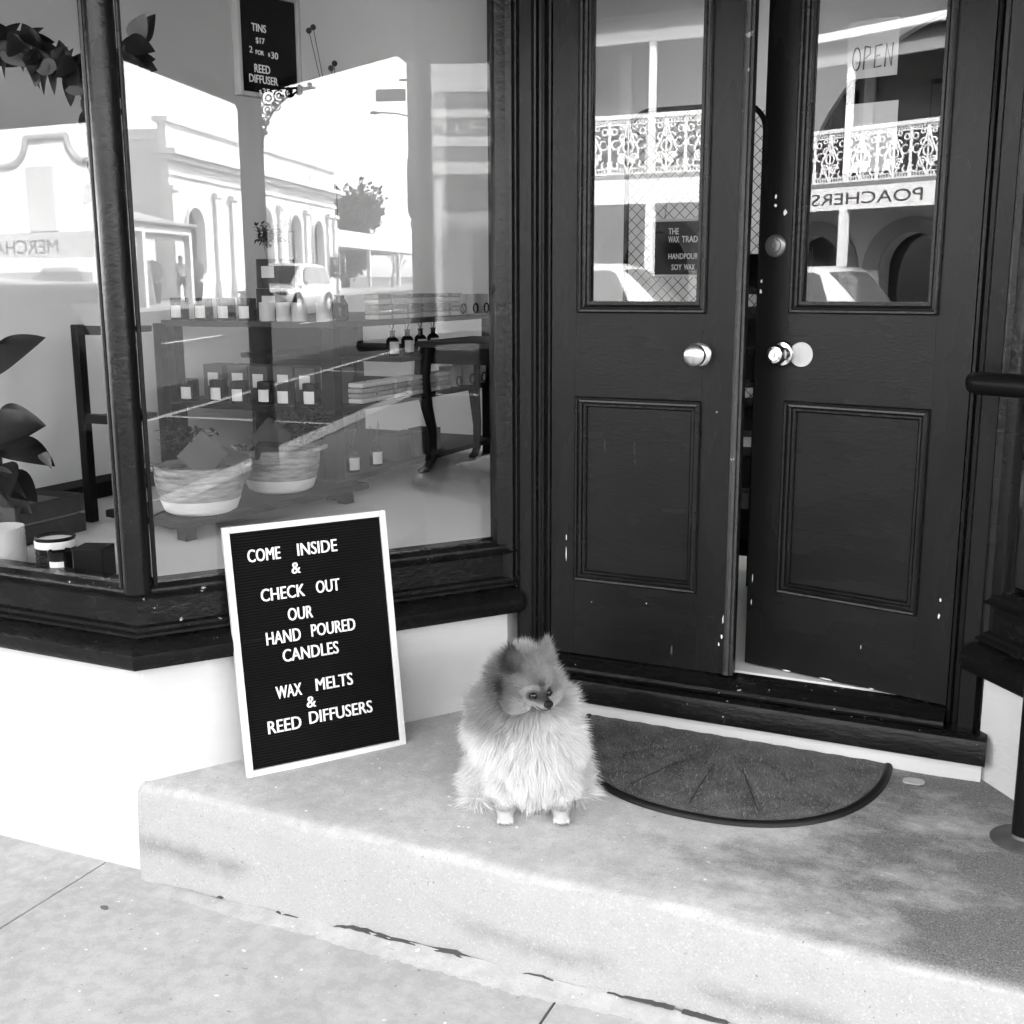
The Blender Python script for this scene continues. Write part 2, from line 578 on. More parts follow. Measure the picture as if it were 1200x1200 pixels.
for a, b in zip(rx, rx[1:]):
    z = [rz_(a, -17.25)+.13, rz_(b, -17.25)+.13]
    mb.add([(a, -17.25, z[0]-.2), (b, -17.25, z[1]-.2), (b, -17.25, z[1]), (a, -17.25, z[0]), (b, -21.5, z[1]+.04), (a, -21.5, z[0]+.04)], [(0, 1, 2, 3), (3, 2, 4, 5)])
struct(mb.build('opposite_pavement', surf('opposite_paving', 0.32, rough=0.85, var=0.1, nscale=1.0)))
mb = MB()
for a, b in zip(rx, rx[1:]):
    for c, d in ((-500, -90), (-90, -21.4)):
        mb.add([(a*1.6, c, .012*a+.10), (b*1.6, c, .012*b+.10), (b*1.6, d, .012*b+.10), (a*1.6, d, .012*a+.10)], [(0, 1, 2, 3)])
    mb.add([(a*1.6, -.8, .012*a-.55), (b*1.6, -.8, .012*b-.55), (b*1.6, 300, .012*b-.55), (a*1.6, 300, .012*a-.55)], [(0, 1, 2, 3)])
struct(mb.build('ground', EARTH))
# painted bay lines and centre dashes
mb = MB()
def road_strip(x0, y0, x1, y1, w):
    d = Vector((x1-x0, y1-y0, 0)).normalized()
    nn = Vector((-d.y, d.x, 0))*w/2
    n = 6
    for k in range(n):
        t0, t1 = k/n, (k+1)/n
        pts = []
        for t, s in ((t0, -1), (t1, -1), (t1, 1), (t0, 1)):
            x, y = x0+(x1-x0)*t+nn.x*s, y0+(y1-y0)*t+nn.y*s
            pts.append((x, y, rz_(x, y)+0.006))
        mb.add(pts, [(0, 1, 2, 3)])
for k in range(-3, 9):
    road_strip(3.2+6.2*k, -3.4, 3.2+6.2*k, -5.55, 0.11)
for k in range(-2, 14):
    road_strip(2+9*k, -10.6, 5.2+9*k, -10.6, 0.12)
road_strip(-30, -5.6, 110, -5.6, 0.10)
struct(mb.build('road_markings', LINEMAT))

# entrance step: irregular concrete slab with rounded nosing
mb = MB()
sec = [(0.06, 0.037), (-0.25, 0.026), (-0.55, 0.013), (-0.83, 0.003), (-0.898, 0.000), (-0.917, -0.006), (-0.926, -0.020), (-0.930, -0.055), (-0.934, -0.15), (-0.938, -0.32)]
X = np.linspace(-0.668, 2.7, 110)
k = len(sec)
for i, x in enumerate(X):
    wob = 0.004*math.sin(x*9.1)+0.003*math.sin(x*23.7+1)
    for j, (y, z) in enumerate(sec):
        e = max(0.0, (j-3)/6.0)
        mb.v.append((x, y+wob*e*1.5, z+wob*0.5*(1-abs(e-0.4))))
for i in range(len(X)-1):
    for j in range(k-1):
        mb.f.append((i*k+j, (i+1)*k+j, (i+1)*k+j+1, i*k+j+1))
mb.f.append(tuple(range(k)))
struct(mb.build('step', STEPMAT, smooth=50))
# lumpy mortar fillet smeared along the foot of the step, with the cracked joint above it
mb = MB()
X = np.linspace(-0.60, 2.6, 260)
for x in X:
    h = 0.003+0.012*min(1, max(0, (x+0.45)/0.35))*(1+0.15*math.sin(x*6)+0.15*math.sin(x*41))
    w = 0.055+0.006*math.sin(x*4.3)+0.004*math.sin(x*17)
    b = pz(x, -0.93)
    jt = random.uniform(-.006, .006)
    for y, z in ((-0.9395, b+h), (-0.949, b+h*0.85), (-0.938-w*0.55, b+h*0.40), (-0.938-w+jt, b-0.0006)):
        mb.v.append((x, y, z+random.uniform(-.0006, .0006)))
for i in range(len(X)-1):
    for j in range(3):
        mb.f.append((i*4+j, (i+1)*4+j, (i+1)*4+j+1, i*4+j+1))
struct(mb.build('step_fillet', MORTAR, smooth=60))
mb = MB()
prev = None
px_ = -0.46
zc = 0.0
while px_ < 1.45:
    ln = random.uniform(0.006, 0.022)
    zc = zc*0.85+random.uniform(-.0035, .0035)
    b = pz(px_, -0.93)+0.003+0.012*min(1, max(0, (px_+0.45)/0.35))*(1+0.15*math.sin(px_*6)+0.15*math.sin(px_*41))-.001+zc
    h = 0.40*max(0.0, 0.0012+0.0009*math.sin(px_*7+1)+0.0008*math.sin(px_*29)+random.uniform(-.0004, .0006))
    cur = (px_, b, h)
    if prev is not None and (h > .0004 or prev[2] > .0004):
        (x0, z0, h0), (x1, z1, h1) = prev, cur
        mb.add([(x0, -0.9465, z0-h0), (x1, -0.9465, z1-h1), (x1, -0.9465, z1+h1), (x0, -0.9465, z0+h0),
                (x0, -0.930, z0-h0), (x1, -0.930, z1-h1), (x1, -0.930, z1+h1), (x0, -0.930, z0+h0)],
               [(0, 1, 2, 3), (4, 7, 6, 5), (0, 4, 5, 1), (3, 2, 6, 7)])
    prev = cur
    px_ += ln
struct(mb.build('step_crack', JOINT))

# ================================================================== SHOP BUILDING
BETA = 0.6415
Dv = Vector((-math.sin(BETA), -math.cos(BETA), 0))       # along the splayed window, outwards
Nv = Vector((math.cos(BETA), -math.sin(BETA), 0))        # out of the splayed window
Lc = Dv*1.105                                            # left corner of the entrance
Rc = Vector((1.945, -0.70, 0))                           # right corner
Rb = Vector((1.33, 0, 0))
Rd = (Rc-Rb).normalized()
YF = -0.885
shop = thing('shop_building', 'shop building with white plinth walls around the recessed black double doors', 'building', (0, 0, 0))
# white plinth under the windows
T = 0.10
def inner(a, b, t):
    d = (b-a).normalized()
    return Vector((-d.y, d.x, 0))*t
mb = MB()
mb.prism([(-9.0, YF-0.012), (Lc.x-0.003, YF-0.012), (Lc.x-0.003, YF+T), (-9.0, YF+T)], -0.5, 0.322)
nrm = Nv*0.010
a, b = Lc+Vector((0, -0.012, 0)), Dv*0.030
poly = [(Lc.x-0.002, YF-0.012)] + [((Lc+nrm).x, (Lc+nrm).y), ((b+nrm).x, (b+nrm).y), ((b-Nv*T).x, (b-Nv*T).y), (Lc.x-0.002, (Lc-Nv*T).y+0.05)]
mb.prism(poly, -0.45, 0.3215)
mb.build('plinth_wall', WHITEWALL, shop)
mb = MB()
rn = Vector((-Rd.y, Rd.x, 0))
if rn.y > 0:
    rn = -rn
b0 = Rb+Rd*0.028
mb.prism([((b0+rn*.01).x, (b0+rn*.01).y), ((Rc+rn*.01).x, (Rc+rn*.01).y-.004), (Rc.x+.1, Rc.y+T+.05), ((b0-rn*T).x, (b0-rn*T).y)], -0.45, 0.3215)
mb.box((Rc.x+.001, Rc.y-.012, -.45), (7.3, Rc.y+T, .3222))
mb.build('plinth_wall', WHITEWALL, shop)
# white skirting of masonry under the threshold
MB().box((-0.02, -0.062, -0.02), (1.352, 0.05, 0.083)).build('threshold_plinth', WHITEWALL, shop)
# upper wall, parapet and roof (they shade the entrance)
mb = MB()
mb.box((-9.0, YF, 2.72), (7.4, YF+0.25, 5.6))
mb.box((-9.1, YF-0.12, 5.3), (7.5, YF-0.001, 5.5))
mb.build('upper_wall', WHITEWALL, shop)
mb = MB()
mb.prism([(Lc.x-.3, YF+.252), (Lc.x-.3, 0.3), (2.3, 0.3), (2.3, YF+.252)], 2.74, 2.82)
mb.build('entrance_soffit', GREYCEIL, shop)
mb = MB()
mb.box((-9.0, 7.0, -0.4), (7.4, 7.2, 5.0))
mb.box((-9.2, YF+0.25, -0.4), (-9.0, 7.2, 5.0))
mb.box((7.4, YF+0.25, -0.4), (7.6, 7.2, 5.0))
mb.build('outer_wall', WHITEWALL, shop)
# ceiling with an unseen translucent panel, added to brighten the shop inside
mb = MB()
RLx0, RLx1, RLy0, RLy1 = -0.9, 0.3, 2.2, 3.4
for (a, b, c, d) in ((-9.0, RLx0, YF+.25, 7.0), (RLx1, 7.4, YF+.25, 7.0), (RLx0, RLx1, YF+.25, RLy0), (RLx0, RLx1, RLy1, 7.0)):
    mb.box((a, c, 3.3), (b, d, 3.38))
mb.build('ceiling', surf('grey_shop_ceiling', 0.42, rough=.85), shop)
m, nt, out = newmat('added_light_sheet')
t1 = N(nt, 'BsdfTranslucent')
t1.inputs[0].default_value = g3(0.80)
t2 = N(nt, 'BsdfDiffuse')
t2.inputs[0].default_value = g3(0.8)
mx = N(nt, 'MixShader')
mx.inputs[0].default_value = 0.25
nt.links.new(t1.outputs[0], mx.inputs[1])
nt.links.new(t2.outputs[0], mx.inputs[2])
nt.links.new(mx.outputs[0], out.inputs[0])
MB().box((RLx0+.002, RLy0+.002, 3.34), (RLx1-.002, RLy1-.002, 3.345)).build('added_light_panel', m, shop)
# interior walls
mb = MB()
mb.box((-2.05, YF+T+.002, 0.1), (-1.95, 7.0, 3.3))
mb.build('side_wall', INTWALL, shop)
mb = MB()
mb.box((3.6, Rc.y+T+.003, 0.1), (3.7, 7.0, 3.3))
mb.build('side_wall', INTWALL, shop)
# rear wall with a wide dark archway on the right
mb = MB()
arch = [(-1.949, 0.1), (-0.10, 0.1), (-0.10, 1.75)]
for k in range(13):
    t = math.pi*(1-k/12)
    arch.append((1.05+1.15*math.cos(t), 1.75+1.15*math.sin(t)))
arch += [(2.2, 0.1), (3.599, 0.1), (3.599, 3.299), (-1.949, 3.299)]
# split into strips so that the outline stays valid
mb.box((-1.949, 4.5, 0.1), (-0.10, 4.6, 3.299))
mb.box((2.20, 4.5, 0.1), (3.599, 4.6, 3.299))
tops = [(1.05+1.15*math.cos(math.pi*(1-k/24)), 1.75+1.15*math.sin(math.pi*(1-k/24))) for k in range(25)]
for (x0, z0), (x1, z1) in zip(tops, tops[1:]):
    mb.extrude([(x0, 4.5, z0), (x1, 4.5, z1), (x1, 4.5, 3.299), (x0, 4.5, 3.299)], (0, 0.1, 0))
mb.build('rear_wall', INTWALL, shop)
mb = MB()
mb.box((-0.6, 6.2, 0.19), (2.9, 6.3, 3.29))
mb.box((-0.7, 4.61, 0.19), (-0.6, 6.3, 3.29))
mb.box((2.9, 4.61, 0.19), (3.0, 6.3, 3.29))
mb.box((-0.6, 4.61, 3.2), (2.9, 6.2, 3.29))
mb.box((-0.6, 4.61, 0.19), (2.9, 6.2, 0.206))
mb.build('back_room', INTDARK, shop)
struct(MB().prism([(-1.949, 0.07), (3.599, 0.07), (3.599, 6.99), (-1.949, 6.99)], 0.12, 0.196).build('shop_floor', FLOORMAT))
plat = MB()
pi_ = Dv*0.03 - Nv*0.02
po_ = Dv*1.09 - Nv*0.02
plat.prism([(-1.949, YF+.03), (po_.x-.02, YF+.03), (po_.x, po_.y), (pi_.x, pi_.y), (-0.02, 0.10), (-0.02, 2.3), (-1.949, 2.3)], 0.198, 0.50)
plat.build('display_platform', FLOORMAT, shop)

# ------------------------------------------------------------------ shopfront joinery
SILL = [(-0.06, 0.322), (0.012, 0.322), (0.040, 0.319), (0.062, 0.326), (0.074, 0.345), (0.074, 0.368), (0.060, 0.386), (0.036, 0.394), (0.022, 0.397), (0.030, 0.402), (0.030, 0.409), (0.020, 0.415),
        (0.020, 0.424), (0.010, 0.430), (0.010, 0.496), (0.020, 0.499), (0.024, 0.506), (0.016, 0.512), (0.012, 0.518), (0.012, 0.524), (0.002, 0.536), (-0.06, 0.538)]
front = thing('shopfront', 'black timber shopfront with splayed glass left of the double doors', 'shopfront', (0, 0, 0))
rightfront = thing('shopfront', 'black timber shopfront cut off by the right edge beside the ajar door', 'shopfront', (0, 0, 0))
e0 = Dv*0.006
MB().sweep(SILL, [(-6.0, YF), (Lc.x, Lc.y), (e0.x, e0.y)]).build('sill_moulding', WORN, front, smooth=35)
e1 = Rb+Rd*0.006
MB().sweep(SILL, [(e1.x, e1.y), (Rc.x, Rc.y), (7.0, Rc.y)]).build('sill_moulding', WORN, rightfront, smooth=35)
HEAD = [(-0.06, 2.60), (0.02, 2.60), (0.03, 2.62), (0.03, 2.74), (-0.06, 2.74)]
MB().sweep(HEAD, [(-6.0, YF), (Lc.x, Lc.y), (e0.x, e0.y)]).build('head_rail', BLACK, front)
MB().sweep(HEAD, [(e1.x, e1.y), (Rc.x, Rc.y), (7.0, Rc.y)]).build('head_rail', BLACK, rightfront)
mb = MB()
mb.lathe([(0.036, 0.515), (0.036, 2.61)], (Lc.x-.004, Lc.y+.008, 0), 20)
mb.lathe([(0.008, 0.515), (0.008, 2.61)], (Lc.x-.046, Lc.y-.003, 0), 8)
q = Lc - Dv*0.046 + Nv*0.003
mb.lathe([(0.006, 0.515), (0.006, 2.61)], (q.x, q.y, 0), 8)
mb.build('corner_post', BLACK, front, smooth=40)
MB().lathe([(0.036, 0.515), (0.036, 2.61)], (Rc.x+.004, Rc.y+.008, 0), 20).build('corner_post', BLACK, rightfront, smooth=40)
def pane(a, b, z0, z1, t=0.0022):
    d = (b-a).normalized()
    n = Vector((-d.y, d.x, 0))*t/2
    return MB().prism([((a+n).x, (a+n).y), ((b+n).x, (b+n).y), ((b-n).x, (b-n).y), ((a-n).x, (a-n).y)], z0, z1)
pane(Vector((-5.9, YF+.012, 0)), Vector((Lc.x-.03, YF+.012, 0)), 0.53, 2.61).build('glass_pane', GLASS, front)
pane(Lc-Dv*.02-Nv*.010, Dv*0.05-Nv*.010, 0.53, 2.61).build('glass_pane', GLASS, front)
pane(Rb+Rd*.05-rn*.010, Rc-Rd*.02-rn*.010, 0.53, 2.61).build('glass_pane', glassmat('boosted_reflection_glass', 0.30, 0.7), rightfront)  # reflectance raised above plain glass so the doubled reflection shows
pane(Vector((Rc.x+.03, Rc.y+.012, 0)), Vector((6.9, Rc.y+.012, 0)), 0.53, 2.61).build('glass_pane', GLASS, rightfront)
# stile of the splayed window, swept in plan (profile along the glass direction s and outwards o)
def plan(prof, org, d, n):
    return [((org+d*s+n*o).x, (org+d*s+n*o).y) for s, o in prof]
ST = [(0.064, -0.03), (0.064, -0.004), (0.060, 0.006), (0.055, 0.008), (0.030, 0.012), (0.022, 0.020), (0.016, 0.022), (0.012, 0.014), (0.006, 0.010), (0.002, 0.016), (-0.006, 0.022), (-0.013, 0.022), (-0.016, 0.012), (-0.034, 0.012), (-0.034, -0.05)]
MB().prism(plan(ST, Vector((0, 0, 0)), Dv, Nv), 0.40, 2.74).build('stile', BLACK, front, smooth=25)
ST2 = [(s, o) for s, o in ST if s > -0.03] + [(-0.012, -0.05)]
MB().prism(plan(ST2, Rb, Rd, rn), 0.40, 2.74).build('stile', BLACK, rightfront, smooth=25)

# ------------------------------------------------------------------ door frame
dframe = thing('door_frame', 'black timber door frame with worn threshold around the double doors', 'door frame', (0, 0, 0))
JL = [(0.012, 0.045), (0.018, -0.016), (0.033, -0.026), (0.036, -0.032), (0.071, -0.032), (0.075, -0.026), (0.079, -0.030), (0.084, -0.028), (0.086, -0.010), (0.092, -0.006), (0.097, -0.012), (0.101, -0.008), (0.104, 0.004),
      (0.110, 0.002), (0.114, -0.006), (0.119, -0.004), (0.121, 0.006), (0.1215, 0.07), (0.012, 0.07)]
MB().prism(JL, 0.084, 2.74).build('jamb', BLACKSTILE, dframe, smooth=25)
JR = [(1.254, 0.07), (1.2535, 0.006), (1.256, -0.004), (1.263, -0.008), (1.267, -0.002), (1.270, 0.010), (1.279, 0.010), (1.282, -0.012), (1.285, -0.024), (1.322, -0.024), (1.328, -0.014), (1.336, -0.004), (1.340, 0.07)]
MB().prism(JR, 0.084, 2.74).build('jamb', BLACKSTILE, dframe, smooth=25)
MB().box((0.122, -0.005, 2.62), (1.2535, 0.07, 2.74)).build('head', BLACK, dframe)
TH = [(-0.045, 0.1605), (0.058, 0.1605), (0.064, 0.164), (0.067, 0.172), (0.062, 0.180), (0.044, 0.186), (0.036, 0.192), (0.020, 0.1985), (-0.045, 0.1985)]
MB().sweep(TH, [(0.1225, 0.0), (1.2530, 0.0)]).build('threshold', WORN, dframe, smooth=35)
TH2 = [(-0.04, 0.0835), (0.082, 0.0835), (0.090, 0.088), (0.092, 0.140), (0.086, 0.152), (0.074, 0.158), (0.052, 0.160), (-0.04, 0.160)]
MB().sweep(TH2, [(0.02, 0.0), (1.36, 0.0)]).build('threshold_step', WORN, dframe, smooth=35)

# ------------------------------------------------------------------ doors
MOULD = [(0.0, 0.0), (0.0, 0.007), (0.004, 0.011), (0.009, 0.010), (0.011, 0.005), (0.016, 0.006), (0.021, 0.003), (0.023, -0.004), (0.028, -0.004), (0.032, -0.008), (0.0325, -0.016)]
def make_door(root, w, gx0, gx1, px0, px1, astr):
    """leaf in local coordinates: x along the leaf from 0 to w (or -w), z from the leaf's foot; the front faces -y"""
    sg = 1 if w > 0 else -1
    W = abs(w)
    I4 = Matrix.Identity(4)
    H = 2.40
    gz0 = 1.0225
    pz0, pz1 = 0.234, 0.777
    a = lambda u: u*sg
    def bx(mb, u0, u1, z0, z1, y0=0.0, y1=0.042):
        x0, x1 = sorted((a(u0), a(u1)))
        mb.box((x0, y0, z0), (x1, y1, z1))
    st = MB()
    bx(st, 0.0, px0, 0.004, H)
    bx(st, px1, W, 0.004, H)
    st.build('stile', BLACKSTILE, root, local=True)
    ra = MB()
    bx(ra, px0+.0004, px1-.0004, 0.004, pz0)
    bx(ra, px0+.0004, px1-.0004, pz1, gz0-.006)
    bx(ra, px0+.0004, px1-.0004, 2.2, H)
    ra.build('rail', BLACKDOOR, root, local=True)
    pn = MB()
    bx(pn, px0+.001, px1-.001, pz0+.001, pz1-.001, 0.014, 0.034)
    pn.build('panel', BLACKDOOR, root, local=True)
    x0, x1 = sorted((a(px0), a(px1)))
    MB().frame(x0, x1, pz0-.002, pz1+.002, MOULD, I4).build('panel_moulding', BLACK, root, local=True)
    x0, x1 = sorted((a(gx0), a(gx1)))
    mb = MB().frame(x0, x1, gz0-.008, 2.21, MOULD, I4)
    # fillets closing the gap between the moulding and the stiles
    mb.build('glazing_moulding', BLACK, root, local=True)
    ga = MB()
    bx(ga, px0-.004, gx0+.03, gz0-.006, 2.2, 0.0035, 0.040)
    bx(ga, gx1-.03, px1+.004, gz0-.006, 2.2, 0.0035, 0.040)
    bx(ga, gx0+.0301, gx1-.0301, gz0-.0055, gz0+.024, 0.0038, 0.040)
    ga.build('glazing_bead', BLACK, root, local=True)
    gl = MB()
    bx(gl, gx0+.025, gx1-.025, gz0+.02, 2.2, 0.0195, 0.0215)
    gl.build('glass_pane', DOORGLASS, root, local=True)
    if astr:
        ab = MB()
        x0, x1 = sorted((a(W-.026), a(W+.002)))
        ab.prism([(x0, 0.0), (x0+.003, -.007), (x0+.010, -.010), (x0+.018, -.008), (x0+.021, -.002), (x1, -.003), (x1+.001, 0.003), (x0, .003)], 0.004, H)
        ab.build('meeting_bead', surf('chipped_bead_paint', 0.02, rough=0.4, var=0.4, nscale=20, bump=0.8, bscale=90, chips=0.5, chipv=0.3), root, local=True, smooth=30)

doorL = thing('shop_door', 'closed black panelled door with plain satin knob, left of the door gap', 'door', (0.1235, 0.0, 0.2))
make_door(doorL, 0.556, 0.081, 0.453, 0.074, 0.447, True)
doorR = thing('shop_door', 'black panelled door standing ajar, with keyed knob and deadlock', 'door', (1.252, 0.002, 0.2), -0.22)
make_door(doorR, -0.580, 0.088, 0.487, 0.091, 0.489, False)
# knobs, lock and cover plate
RX = Matrix.Rotation(math.pi/2, 4, 'X')            # lathe axis +z -> -y (out of the door)
def knob(root, x, z, keyed):
    M = Matrix.Translation((x, 0, z)) @ RX
    kn = MB().lathe([(0.034, 0.0), (0.034, 0.004), (0.030, 0.008), (0.013, 0.010), (0.011, 0.022), (0.016, 0.026), (0.026, 0.034), (0.030, 0.044), (0.028, 0.056), (0.020, 0.062), (0.0, 0.064)] if not keyed else
                    [(0.036, 0.0), (0.036, 0.004), (0.031, 0.011), (0.016, 0.014), (0.014, 0.024), (0.018, 0.028), (0.026, 0.034), (0.027, 0.050), (0.022, 0.058), (0.0145, 0.060), (0.0145, 0.057), (0.0, 0.057)], (0, 0, 0), 28, M=M)
    k = kn.build('door_knob', SATIN if not keyed else CHROME, root, local=True, smooth=40)
    if keyed:
        MB().box((x-.0014, -.0580, z-.007), (x+.0014, -.0572, z+.005)).build('keyhole', BLACKMETAL, k, local=True)
    return k
knob(doorL, 0.437, 0.905, False)
knob(doorR, -0.500, 0.905, True)
M = Matrix.Translation((-0.447, 0, 0.905)) @ RX
MB().lathe([(0.033, 0.0), (0.033, 0.0022), (0.0, 0.0022)], (0, 0, 0), 28, M=M).build('cover_plate', surf('dull_plate', 0.45, rough=0.5, var=0.08, metal=0.3), doorR, local=True, smooth=40)
M = Matrix.Translation((-0.535, 0, 1.194)) @ RX
MB().lathe([(0.030, 0.0), (0.030, 0.003), (0.026, 0.007), (0.019, 0.008), (0.018, 0.012), (0.009, 0.013), (0.008, 0.010), (0.0, 0.010)], (0, 0, 0), 28, M=M).build('deadlock', surf('tarnished_lock', 0.16, rough=0.35, var=0.2, metal=0.8), doorR, local=True, smooth=40)
# bare spots where paint has chipped off
CHIP = surf('bare_primer', 0.72, rough=0.8, var=0.1)
def chip(root, x, z, w, h):
    n = 9
    pts = []
    for k in range(n):
        t = 2*math.pi*k/n
        r = random.uniform(0.55, 1.0)
        pts.append((x+w/2*math.cos(t)*r, -0.0012, z+h/2*math.sin(t)*r))
    return MB().extrude(pts, (0, 0.0015, 0))
mb = MB()
for x, z, w, h in ((-.540, 1.322, .007, .016), (-.540, 1.300, .010, .010), (-.512, 1.280, .010, .022), (-.508, 1.281, .005, .01), (-.573, 1.10, .007, .014), (-.574, 1.072, .008, .014), (-.033, .285, .006, .012), (-.034, .243, .006, .019), (-.236, .118, .002, .012),
                   (-.565, .26, .003, .03), (-.566, .19, .004, .02), (-.45, .006, .03, .004), (-.33, .006, .05, .004), (-.2, .006, .02, .004)):
    q = chip(doorR, x, z, w, h)
    mb.add(q.v, q.f)
mb.build('paint_chip', CHIP, doorR, local=True)
mb = MB()
for x, z, w, h in ((.048, .31, .003, .05), (.048, .36, .003, .02), (.527, .165, .004, .03), (.525, .115, .008, .016), (.517, .09, .004, .016), (.545, .47, .006, .02), (.49, .75, .006, .003), (.3, .185, .004, .004), (.13, .17, .003, .003)):
    q = chip(doorL, x, z, w, h)
    mb.add(q.v, q.f)
mb.build('paint_chip', CHIP, doorL, local=True)

# ------------------------------------------------------------------ handrail at the right edge
hr = thing('handrail', 'black tubular handrail post and rail at the right edge of the step', 'handrail', (1.462, -0.33, 0.02))
MB().lathe([(0.075, 0.004), (0.075, 0.010), (0.068, 0.016), (0.030, 0.019), (0.026, 0.03), (0.0, 0.03)], (1.462, -0.33, 0.012), 28).build('base_flange', surf('worn_flange', 0.06, rough=0.5, var=0.4, nscale=20, bump=0.5), hr, smooth=40)
MB().tube([(1.462, -0.33, 0.02), (1.462, -0.33, 1.05)], 0.0275, 20).build('post', BLACKMETAL, hr, smooth=60)
pts = [(1.262, -0.215, 1.068), (1.267, -0.218, 1.069), (1.286, -0.229, 1.069), (1.462, -0.33, 1.069), (1.58, -0.43, 1.068), (1.70, -0.95, 1.02)]
MB().tube(pts, [0.009, 0.022, 0.0265, 0.0265, 0.0265, 0.0265], 20).build('rail', BLACKMETAL, hr, smooth=60)

# ------------------------------------------------------------------ verandah over the pavement
ver = thing('verandah', 'shop verandah with grey lining and posts of lace brackets seen in the window', 'verandah', (5.5, -2.87, pz(5.5, -2.87)))
VX1 = 5.68
mb = MB()
mb.add([(-12, -3.0, 2.78), (VX1, -3.0, 2.78), (VX1, YF-.001, 3.25), (-12, YF-.001, 3.25), (-12, -3.0, 2.84), (VX1, -3.0, 2.84), (VX1, YF-.001, 3.31), (-12, YF-.001, 3.31)],
       [(0, 1, 2, 3), (4, 7, 6, 5), (0, 4, 5, 1), (1, 5, 6, 2), (2, 6, 7, 3), (3, 7, 4, 0)])
mb.build('roof_lining', GREYCEIL, ver)
mb = MB()
mb.box((-12, -3.05, 2.68), (VX1, -3.002, 2.92))
mb.build('fascia', GREYPOST, ver)
def lace_bracket(mb, o, ux, size, th=0.012):
    """pierced corner bracket of scrolls between post and beam; o = corner under the beam, ux = direction away from the post"""
    u = Vector(ux)
    w = Vector((0, 0, -1))
    def P(a, b):
        return Vector(o)+u*a*size+w*b*size
    def arc(cx, cy, r, a0, a1, t=0.035, n=12):
        pts = [P(cx+r*math.cos(a0+(a1-a0)*k/n), cy+r*math.sin(a0+(a1-a0)*k/n)) for k in range(n+1)]
        mb.tube(pts, t*size*0.30, 5)
    mb.tube([P(0, 0.02), P(1.0, 0.02)], 0.02*size, 5)
    mb.tube([P(0.02, 0), P(0.02, 1.0)], 0.02*size, 5)
    arc(1.0, 1.0, 0.97, math.pi, 1.5*math.pi, 0.06, 18)
    for cx, cy, r in ((0.17, 0.17, 0.12), (0.36, 0.14, 0.09), (0.14, 0.36, 0.09), (0.55, 0.10, 0.07), (0.10, 0.55, 0.07), (0.30, 0.30, 0.08), (0.72, 0.08, 0.05), (0.08, 0.72, 0.05)):
        arc(cx, cy, r, 0, 2*math.pi*0.86, 0.05)
        arc(cx, cy, r*0.45, 0, 2*math.pi, 0.05, 8)
    for k in range(9):
        t = math.pi+math.pi/2*(k+0.5)/9
        q = P(1.0+1.03*math.cos(t), 1.0+1.03*math.sin(t))
        mb.ball(q, 0.045*size, 6, 4)
for i, xp in enumerate((-9.7, -2.2, 5.5)):
    zb = pz(xp, -2.87)
    mb = MB()
    if i != 1:
        mb.bbox((xp-.075, -2.87-.075, zb), (xp+.075, -2.87+.075, 2.80), 0.012)
        mb.bbox((xp-.09, -2.87-.09, zb+.001), (xp+.09, -2.87+.09, zb+.35), 0.012)
        mb.build('post', GREYPOST, ver)
        mb = MB()
        lace_bracket(mb, (xp+.08, -2.87, 2.77), (1, 0, 0), 0.5) if i == 0 else lace_bracket(mb, (xp, -2.87+.08, 2.77), (0, 1, 0), 0.45)
        lace_bracket(mb, (xp-.08, -2.87, 2.77), (-1, 0, 0), 0.5)
        mb.build('lace_bracket', surf('lace_grey_%d' % i, 0.06, rough=0.6), ver, smooth=60)
# end bay of the verandah along the last post
mb = MB()
mb.add([(VX1+.001, -3.05, 2.72), (VX1+.04, -3.05, 2.72), (VX1+.04, YF-.13, 3.17), (VX1+.001, YF-.13, 3.17), (VX1+.001, -3.05, 2.92), (VX1+.04, -3.05, 2.92), (VX1+.04, YF-.13, 3.37), (VX1+.001, YF-.13, 3.37)], [(0, 1, 2, 3), (4, 7, 6, 5), (0, 4, 5, 1), (1, 5, 6, 2), (2, 6, 7, 3), (3, 7, 4, 0)])
mb.build('end_beam', GREYPOST, ver)
# canvas drop blind along the kerb side of the verandah, left of the entrance
bl_ = MB()
for k in range(27):
    x0, x1 = -12.0+.36*k, -12.0+.36*(k+1)
    o0, o1 = .012*math.sin(k*1.3), .012*math.sin((k+1)*1.3)
    bl_.add([(x0, -2.93+o0, 2.04), (x1, -2.93+o1, 2.04), (x1, -2.93, 2.70), (x0, -2.93, 2.70), (x0, -2.92+o0, 2.04), (x1, -2.92+o1, 2.04), (x1, -2.92, 2.70), (x0, -2.92, 2.70)], [(0, 1, 2, 3), (7, 6, 5, 4), (0, 4, 5, 1)])
bl_.build('drop_blind', GREYPOST, ver)

# dark boards added behind the right-hand panes to block light passing through
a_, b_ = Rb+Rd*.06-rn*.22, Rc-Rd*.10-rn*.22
pane(a_, b_, 0.33, 2.7, .02).build('added_backing', INTDARK, rightfront)
MB().box((1.99, -.60, .33), (6.9, -.58, 2.7)).build('added_backing', INTDARK, rightfront)
# ================================================================== THINGS ON THE STEP
def stepz(y):
    return np.interp(-y, [-0.06, .25, .55, .80, .875], [.037, .026, .013, .004, -.001])

